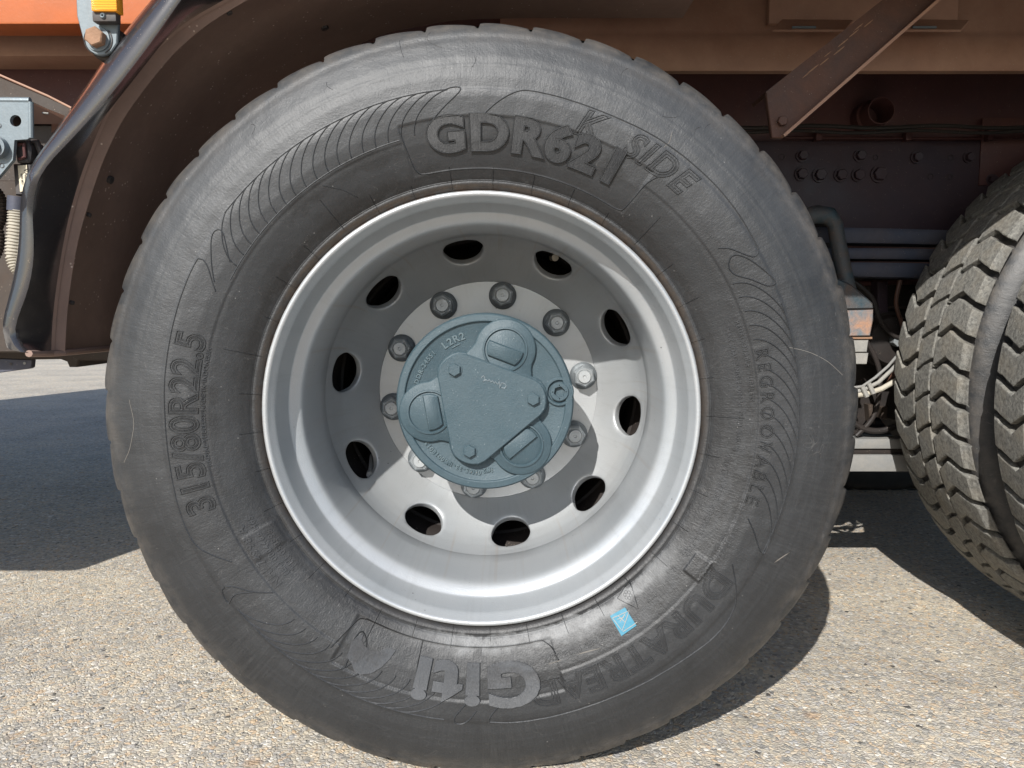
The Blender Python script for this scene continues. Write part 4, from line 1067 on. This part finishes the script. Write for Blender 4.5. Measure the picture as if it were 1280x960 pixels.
for k in range(9):
    c = U(1010 + g.uniform(-4, 4) + k * 9, 98 - k * 8.6 + g.uniform(-3, 3) - 2, y0); s = g.uniform(.003, .007)
    pl = hexagon(0, 0, 1, g.random() * 3, 7); pl = [(c.x + p[0] * s * 1.8 * .75 + p[1] * s * .5, c.z + p[1] * s * .6 + p[0] * s * 1.0) for p in pl]
    mb.prism(pl, y0 - .0009, y0 - .0001, cap1=False)
part('paint_chip', 'rust', mb, smooth=False, parent=br_)

# leaf spring, clamp and castings
y = .70
ls = None
for k, (t0, t1, e0, e1) in enumerate(((285, 304, 292, 309), (311, 324, 314, 327), (328, 345, 332, 350))):
    mb = MB(); n = 24; vs = []
    for i in range(n + 1):
        t = i / n; px = 940 + 330 * t
        sag = 10 * (t - .45) ** 2 * (1 if t > .45 else .5)
        a_ = U(px, t0 + (e0 - t0) * t + sag, y); b_ = U(px, t1 + (e1 - t1) * t + sag, y)
        th = a_.z - b_.z
        for yy, zz in ((y + .003, a_.z), (y, a_.z - th * .2), (y, b_.z + th * .2), (y + .003, b_.z), (y + .08, b_.z), (y + .08, a_.z)): vs.append((a_.x, yy - .05, zz))
    mb.add(vs, [(i * 6 + j, i * 6 + (j + 1) % 6, (i + 1) * 6 + (j + 1) % 6, (i + 1) * 6 + j) for i in range(n) for j in range(6)])
    lf = part('leaf_spring' if ls is None else 'spring_leaf', 'spring', mb, angle=50, parent=ls)
    if ls is None: ls = lf
y = .60
mb = MB(); path = [(985, 285), (995, 276), (1007, 271), (1022, 268), (1036, 270), (1044, 281), (1047, 300), (1053, 330), (1061, 366)]
mb.tube([U(*p, y) for p in path], [.0190] * 5 + [.0160] * 4, 14); ub = part('u_bolt', 'teal', mb)
mb = MB(); mb.prism([pxz(*p, .66) for p in [(985, 279), (1042, 279), (1044, 352), (985, 352)]][::-1], .655, .69, bev=.003); part('spring_clip', 'soot', mb, parent=ub)
mb = MB(); mb.prism([pxz(*p, .585) for p in [(1020, 340), (1050, 350), (1062, 356), (1074, 366), (1088, 379), (1089, 386), (1040, 388), (1020, 388)]][::-1], .572, .66, bev=.004)
part('spring_seat', 'teal', mb, angle=40, parent=ub)
mb = MB(); mb.prism([pxz(*p, .585) for p in [(1020, 389), (1088, 387), (1088, 400), (1084, 420), (1020, 421)]][::-1], .570, .66, bev=.003)
part('spring_pad', 'patchy', mb, angle=40, parent=ub)
c = U(1070, 425, .58); mb = MB()
for (pya, pyb, xr, mm) in ((421, 424, 1088, 'rust'), (425, 440, 1083, 'white'), (441, 455, 1083, 'white')):
    mb = MB(); mb.prism([pxz(*p, .585) for p in [(1030, pya), (xr, pya), (xr + (-2 if mm == 'white' else 0), pyb), (1030, pyb)]][::-1], .574, .63, bev=.002); part('clamp_nut', mm, mb, angle=40, parent=ub)
# hoses and ties between the wheels
for pts, r_, mm in (([(1060, 492), (1080, 487), (1098, 478), (1114, 463), (1128, 448)], .0042, 'white'), ([(1060, 496), (1084, 492), (1102, 486), (1116, 478), (1132, 468)], .0055, 'cream'),
                    ([(1056, 486), (1078, 483), (1094, 472), (1110, 458), (1122, 444)], .003, 'bar')):
    mb = MB(); mb.tube([U(*p, .61) for p in pts], r_, 10); part('brake_hose', mm, mb)
for px, py in ((1086, 488), (1078, 492)):
    mb = MB(); mb.tube([U(px, py - 9, .603), U(px + 6, py + 4, .600)], .005, 8); part('hose_clip', 'white', mb)
# pale bar low between the tyres and its brackets
y = .66
mb = MB(); mb.box((.50, y, U(1100, 561, y).z), (1.25, y + .05, U(1100, 549, y).z)); lb = part('torque_rod', 'bar', mb, bevel=.002)
mb = MB(); mb.box((.50, y + .006, U(1100, 568, y).z), (1.25, y + .05, U(1100, 561.5, y).z)); part('rod_web', 'soot', mb, bevel=.001, parent=lb)
mb = MB(); mb.box((.50, y - .004, U(1100, 589, y).z), (1.25, y + .05, U(1100, 568.5, y).z)); part('rod_flange', 'bar', mb, bevel=.002, parent=lb)
# dark brackets of the bogie
mb = MB(); mb.prism([pxz(*p, .80) for p in [(1040, 350), (1200, 350), (1200, 560), (1150, 560), (1128, 530), (1090, 520), (1070, 545), (1040, 545)]][::-1], .80, .92, bev=.006); bg = part('bogie_bracket', 'soot', mb)
for q in ([(1082, 505), (1090, 505), (1090, 528), (1084, 526)], [(1098, 508), (1106, 508), (1105, 524), (1098, 522)]):
    mb = MB(); mb.prism([pxz(*p, .79) for p in q][::-1], .775, .80, bev=.002); part('bracket_rib', 'brown', mb, parent=bg)
# brake chamber, cables and fittings crowding the gap between the wheels
mb = MB(); c = U(1108, 425, .74); mb.lathe([(.001, .70), (.052, .705), (.058, .715), (.058, .735), (.063, .738), (.063, .752), (.056, .756), (.050, .83), (.001, .84)], 40, c.x, c.z); ch = part('brake_chamber', 'soot', mb)
mb = MB(); mb.lathe([(.012, .69), (.012, .702)], 16, c.x, c.z); mb.prism(hexagon(c.x, c.z, .013, .3), .680, .701, cap1=False, bev=.001); part('chamber_nut', 'nut', mb, parent=ch)
for pts, r_, mm in (([(1052, 400), (1078, 420), (1096, 452), (1100, 480), (1092, 520), (1070, 545)], .0055, 'soot'), ([(1068, 352), (1090, 372), (1100, 400), (1118, 420), (1140, 424)], .005, 'frame'),
                    ([(1056, 520), (1080, 536), (1104, 538), (1130, 528)], .007, 'soot'), ([(1125, 350), (1120, 380), (1128, 410), (1124, 450), (1110, 480)], .0045, 'strut')):
    mb = MB(); sp3 = [U(*p, .68) for p in pts]; fine = []
    for i in range(len(sp3) - 1):
        a0, a1, a2, a3 = sp3[max(i - 1, 0)], sp3[i], sp3[i + 1], sp3[min(i + 2, len(sp3) - 1)]
        for k in range(6):
            q = k / 6; fine.append(0.5 * ((2 * a1) + (-a0 + a2) * q + (2 * a0 - 5 * a1 + 4 * a2 - a3) * q * q + (-a0 + 3 * a1 - 3 * a2 + a3) * q ** 3))
    fine.append(sp3[-1]); mb.tube(fine, r_, 10); part('underbody_cable', 'soot' if mm != 'strut' else mm, mb)
# air lines clipped along the chassis rail
for k, (py, rr) in enumerate(((160, .0045), (166, .0038))):
    mb = MB(); mb.tube([fx(900 + i * 22, py + 1.6 * math.sin(i * .9 + k)) + Vector((0, -.010, 0)) for i in range(22)], rr, 8); part('air_line', 'soot', mb, parent=fr)
for px in (1030, 1145, 1250):
    mb = MB(); a = fx(px, 155); b = fx(px + 7, 170); mb.box((a.x, .700, a.z), (b.x, .7195, b.z)); part('line_clip', 'frame', mb, bevel=.001, parent=fr)
mb = MB(); mb.tube([U(1060, 355, .80), U(1110, 353, .80), U(1200, 352, .80)], .006, 10); part('air_pipe', 'frame', mb)
mb = MB(); mb.tube([U(1100, 385, .79), U(1160, 384, .79)], .004, 10); part('air_pipe', 'brown', mb)
mb = MB(); mb.prism([pxz(*p, .77) for p in [(1095, 352), (1108, 352), (1108, 400), (1095, 400)]][::-1], .76, .795, bev=.003); part('pipe_bracket', 'frame_blue', mb)

mb = MB(); mb.box((.17, -.052, 1.088), (.46, -.038, 1.21)); part('sun_blocker_strip', 'plastic', mb, bevel=.004)  # unseen strip added to keep the sun off the diagonal brace
mb = MB(); mb.box((-.42, -.036, 1.20), (2.8, -.020, 1.458)); part('sun_blocker_panel', 'orange', mb, bevel=.004)  # unseen panel added to stop sun leaking onto the beam behind the fender
# ------------------------------------------------------------------ left hand fittings
y = -.035
pl = rounded([pxz(*p, y) for p in [(92, -60), (96, 20), (105, 54), (112, 65), (125, 70), (138, 66), (146, 54), (148, 20), (148, -60)]][::-1], [0, 0, 0, .004, .006, .004, 0, 0, 0], 4)
mb = MB(); mb.prism(pl, y, y + .006, bev=.0012); lb = part('lamp_bracket', 'galv', mb, angle=40)
y2 = y - .001
mb = MB(); a, b = pxz(115, 14, y2 - .016), pxz(145, -30, y2 - .016); mb.box((a[0], y2 - .018, a[1]), (b[0], y2, b[1])); part('side_reflector', 'amber', mb, bevel=.0018, parent=lb)
a, b = pxz(116, 27, y2 - .012), pxz(145, 14.5, y2 - .012); mb = MB(); mb.box((a[0], y2 - .013, a[1]), (b[0], y2, b[1])); part('reflector_holder', 'black', mb, bevel=.0015, parent=lb)
c = U(129, 20, y2 - .013); mb = MB(); mb.lathe([(.0001, y2 - .0135), (.0010, y2 - .0135), (.0014, y2 - .0155), (.0026, y2 - .0160), (.0034, y2 - .0145), (.0036, y2 - .0130)], 20, c.x, c.z); part('rivet', 'galv', mb, parent=lb)
c = U(123, 49, y)
mb = MB(); mb.lathe([(.0001, y - .0025), (.0150, y - .0025), (.0155, y - .0002)], 32, c.x, c.z); part('washer', 'galv', mb, parent=lb)
mb = MB(); mb.prism(hexagon(c.x, c.z, .0122, .35), y - .0130, y - .0022, cap1=False, bev=.0015); part('bracket_bolt', 'rust', mb, angle=30, parent=lb)
for s_ in (1, -1):
    mb = MB(); mb.tube([(c.x + .0175 * math.cos(q) , y - .0006, c.z + .0175 * math.sin(q) - .001) for q in np.linspace(*( (2.4, 4.3) if s_ > 0 else (-1.1, .7)), 10)], .0008, 6); part('slot_edge', 'black', mb, parent=lb)
mb = MB(); mb.lathe([(.0001, y + .008), (.021, y + .008), (.023, y + .012), (.023, .30)], 40, c.x + .006, c.z - .002); part('bracket_tube', 'brown', mb)
mb = MB(); mb.lathe([(.024, y + .070), (.0255, y + .072), (.0255, y + .090), (.024, y + .092)], 40, c.x + .006, c.z - .002); part('tube_band', 'spring', mb)

y = -.02
pl = [pxz(*p, y) for p in [(-90, 124), (36, 125), (38, 130), (37, 172), (34, 174), (18, 175), (16, 200), (-6, 226), (-90, 226)]][::-1]
# plate with a real hole: built as a frame round the hole
def plate_with_hole(poly, c, r, y0, y1, m, name):
    bm = bmesh.new(); N = 28
    ov = [bm.verts.new((p[0], y0, p[1])) for p in poly]; oe = [bm.edges.new((ov[i], ov[(i + 1) % len(ov)])) for i in range(len(ov))]
    iv = [bm.verts.new((c[0] + r * math.cos(2 * math.pi * k / N), y0, c[1] + r * math.sin(2 * math.pi * k / N))) for k in range(N)]
    ie = [bm.edges.new((iv[k], iv[(k + 1) % N])) for k in range(N)]
    bmesh.ops.triangle_fill(bm, edges=oe + ie, use_beauty=True)
    ex = bmesh.ops.extrude_face_region(bm, geom=bm.faces[:]); vv = [g_ for g_ in ex['geom'] if isinstance(g_, bmesh.types.BMVert)]
    bmesh.ops.translate(bm, verts=vv, vec=(0, y1 - y0, 0)); bmesh.ops.recalc_face_normals(bm, faces=bm.faces)
    me = bpy.data.meshes.new(name); bm.to_mesh(me); bm.free(); return link(name, me, m, truck, angle=30)
c = U(19.5, 151, y)
sb = plate_with_hole(pl, (c.x, c.z), .0074, y, y + .006, M['galv'], 'step_bracket')
mb = MB(); a = [U(-90, 124, y), U(36, 125, y)]; mb.tube([v + Vector((0, .003, 0)) for v in a], .0042, 10); mb.tube([U(36.5, 127, y) + Vector((0, .003, 0)), U(37, 172, y) + Vector((0, .003, 0))], .0036, 10); part('bracket_bend', 'galv', mb, parent=sb)
for px, py, r_ in ((-1, 157, .0030), (2.5, 207, .0030)):
    c = U(px, py, y); mb = MB(); mb.lathe([(r_, y - .0008), (r_ * .8, y - .0008), (r_ * .8, y + .001), (.0001, y + .001)], 16, c.x, c.z); part('bolt_hole', 'black', mb, parent=sb)
c = U(-1, 185, y); mb = MB(); mb.lathe([(.0001, y - .016), (.0075, y - .016), (.0082, y - .013), (.0082, y - .010), (.013, y - .010), (.0135, y - .0002)], 28, c.x, c.z); part('step_bolt', 'galv', mb, parent=sb)
# folded box channel behind the bracket
y = .10
mb = MB(); mb.prism([pxz(*p, y) for p in [(-60, 78), (0, 97), (60, 122), (101, 141), (88, 150), (40, 128), (-60, 128)]][::-1], y, y + .14, bev=.001); part('step_gusset', 'brown', mb, smooth=False)
mb = MB(); a, b, c_ = U(0, 94, y), U(60, 120, y), U(101, 141, y); mb.tube([U(-60, 70, y), a, b, c_], .0016, 8); part('gusset_edge', 'beam', mb)
y = .02
mb = MB(); q = [U(37, 127, y), U(82, 145, y + .06), U(85, 152, y + .06), U(37, 143, y)]; mb.add(q, [(0, 1, 2, 3)]); q2 = [U(37, 143, y), U(85, 151, y + .06), U(85, 155, y + .06), U(37, 155, y)]; mb.add(q2, [(0, 1, 2, 3)])
mb.add([v + Vector((0, .05, 0)) for v in q + q2], [(0, 1, 2, 3), (4, 5, 6, 7)]); part('step_channel', 'beam', mb, smooth=False)
mb = MB(); a = U(53, 141, y + .02); mb.tube([a + Vector((-.005, -.002, 0)), a + Vector((.007, .002, -.0005))], .0014, 8); part('channel_slot', 'white', mb)
y = .16
mb = MB(); mb.prism([pxz(*p, y) for p in [(-70, 156), (86, 156), (84, 196), (60, 260), (-70, 260)]][::-1], y, y + .18, bev=.003); part('battery_box', 'brown', mb)
mb = MB(); mb.prism([pxz(*p, .12) for p in [(-90, 225), (52, 225), (44, 300), (30, 441), (-90, 441)]][::-1], .12, .34, bev=.003); part('air_tank_box', 'brown', mb)
# connector with label and ribbed hose
y = .0
mb = MB(); mb.prism(rounded([pxz(*p, y) for p in [(20, 176), (36, 174), (42, 186), (40, 204), (24, 205)]][::-1], .003, 3), y - .006, y + .03, bev=.0025); cn = part('connector', 'black', mb)
mb = MB(); mb.tube([U(23, 181, y - .006), U(30, 180, y - .009), U(31, 196, y - .009), U(24, 199, y - .006)], .0022, 8); part('connector_latch', 'frame', mb, parent=cn)
mb = MB(); mb.tube([U(30, 176, y + .006), U(46, 178, y + .006), U(53, 195, y + .008), U(50, 222, y + .012)], .0045, 10); part('cable', 'black', mb)
mb = MB(); mb.prism([pxz(*p, y) for p in [(17, 205), (40, 205), (38, 244), (20, 244)]][::-1], y - .002, y + .03, bev=.002); part('plug_body', 'black', mb, parent=cn)
lab = [pxz(*p, y - .004) for p in [(22, 207), (33.5, 206), (36, 238), (25, 240)]][::-1]
mb = MB(); mb.prism(lab, y - .0042, y - .003, bev=.0003); part('wire_label', 'label', mb, smooth=False, parent=cn)
def label_text(s, size, px, py, rot, yy):
    bm = text_bm(s, size, .0001, 0, .00005); c = U(px, py, yy)
    for v in bm.verts:
        x, z = v.co.x, v.co.y; v.co = (c.x + x * math.cos(rot) - z * math.sin(rot), yy - v.co.z, c.z + x * math.sin(rot) + z * math.cos(rot))
    me = bpy.data.meshes.new('wire_label_print'); bm.to_mesh(me); bm.free(); link('wire_label_print', me, M['ink'], cn, smooth=False)
label_text('VALEO', .0075, 31.0, 222, R(-86), y - .0045); label_text('0000 5821', .0034, 26.5, 224, R(-86), y - .0045)
mb = MB(); mb.tube([U(22, 246, y), U(21, 264, y)], [.0120, .0118], 20); part('hose_collar', 'spring', mb)
mb = MB(); pts, rads = [], []
path = [U(*p, y) for p in [(22, 263), (21.5, 275), (20.5, 290), (19, 305), (18.5, 320), (21, 333), (25, 343)]]
tot = 22
for i in range(tot * 4 + 1):
    t = i / (tot * 4) * (len(path) - 1); k = min(int(t), len(path) - 2); pts.append(path[k].lerp(path[k + 1], t - k)); base_r = .0118 * (1 - .45 * max(0, (i / (tot * 4) - .6) / .4) ** 2)
    rads.append(base_r * (1.0 if i % 4 in (0, 1) else .82))
mb.tube(pts, rads, 20); part('ribbed_hose', 'cream', mb, angle=25)
for k, (cx_, cy_, rr) in enumerate(((2, 262, .018), (-2, 300, .020))):
    mb = MB(); pts, rads = [], []
    for i in range(61):
        q = -1.2 + 2.4 * i / 60; c = U(cx_ - 14 + 14 * math.cos(q), cy_ - 24 * math.sin(q), .05); pts.append(c); rads.append(.0085 * (1 if i % 4 < 2 else .85))
    mb.tube(pts, rads, 12); part('ribbed_hose', 'brown', mb, angle=25)
# long box under the frame and the small bracket below it
y = 1.0
mb = MB(); mb.prism([pxz(*p, y) for p in [(-300, 250), (330, 250), (330, 451), (99, 451), (96, 459), (86, 459), (83, 452), (75, 449), (-300, 455)]][::-1], y, y + .35, bev=.004); part('fuel_tank_box', 'brown', mb)
y = .16
mb = MB(); mb.prism([pxz(*p, y) for p in [(-60, 446), (40, 450), (39, 459), (36, 461), (-60, 474)]][::-1], y, y + .01, bev=.001); sp_ = part('underrun_bracket', 'spring', mb)
for px, py in ((14, 455), (31, 454)):
    c = U(px, py, y); mb = MB(); mb.lathe([(.0022, y - .001), (.0001, y - .001)], 12, c.x, c.z); part('bolt_hole', 'white' if px > 20 else 'black', mb, parent=sp_)
# tank and steps left of the picture (they shade the ground)
mb = MB(); mb.box((-2.9, .02, .62), (-1.34, .56, 1.12)); part('fuel_tank', 'galv', mb, bevel=.03)
mb = MB(); mb.box((-4.3, .0, .60), (-3.1, .56, 1.12)); part('tool_box', 'brown', mb, bevel=.01)
# side rail of the body to the right, above the picture
mb = MB(); mb.box((.42, -.04, 1.14), (2.6, .03, 1.22)); part('mudguard_rail', 'plastic', mb, bevel=.01)
mb = MB(); mb.box((.42, .03, 1.20), (2.6, .30, 1.215)); part('mudguard', 'plastic', mb, bevel=.004)
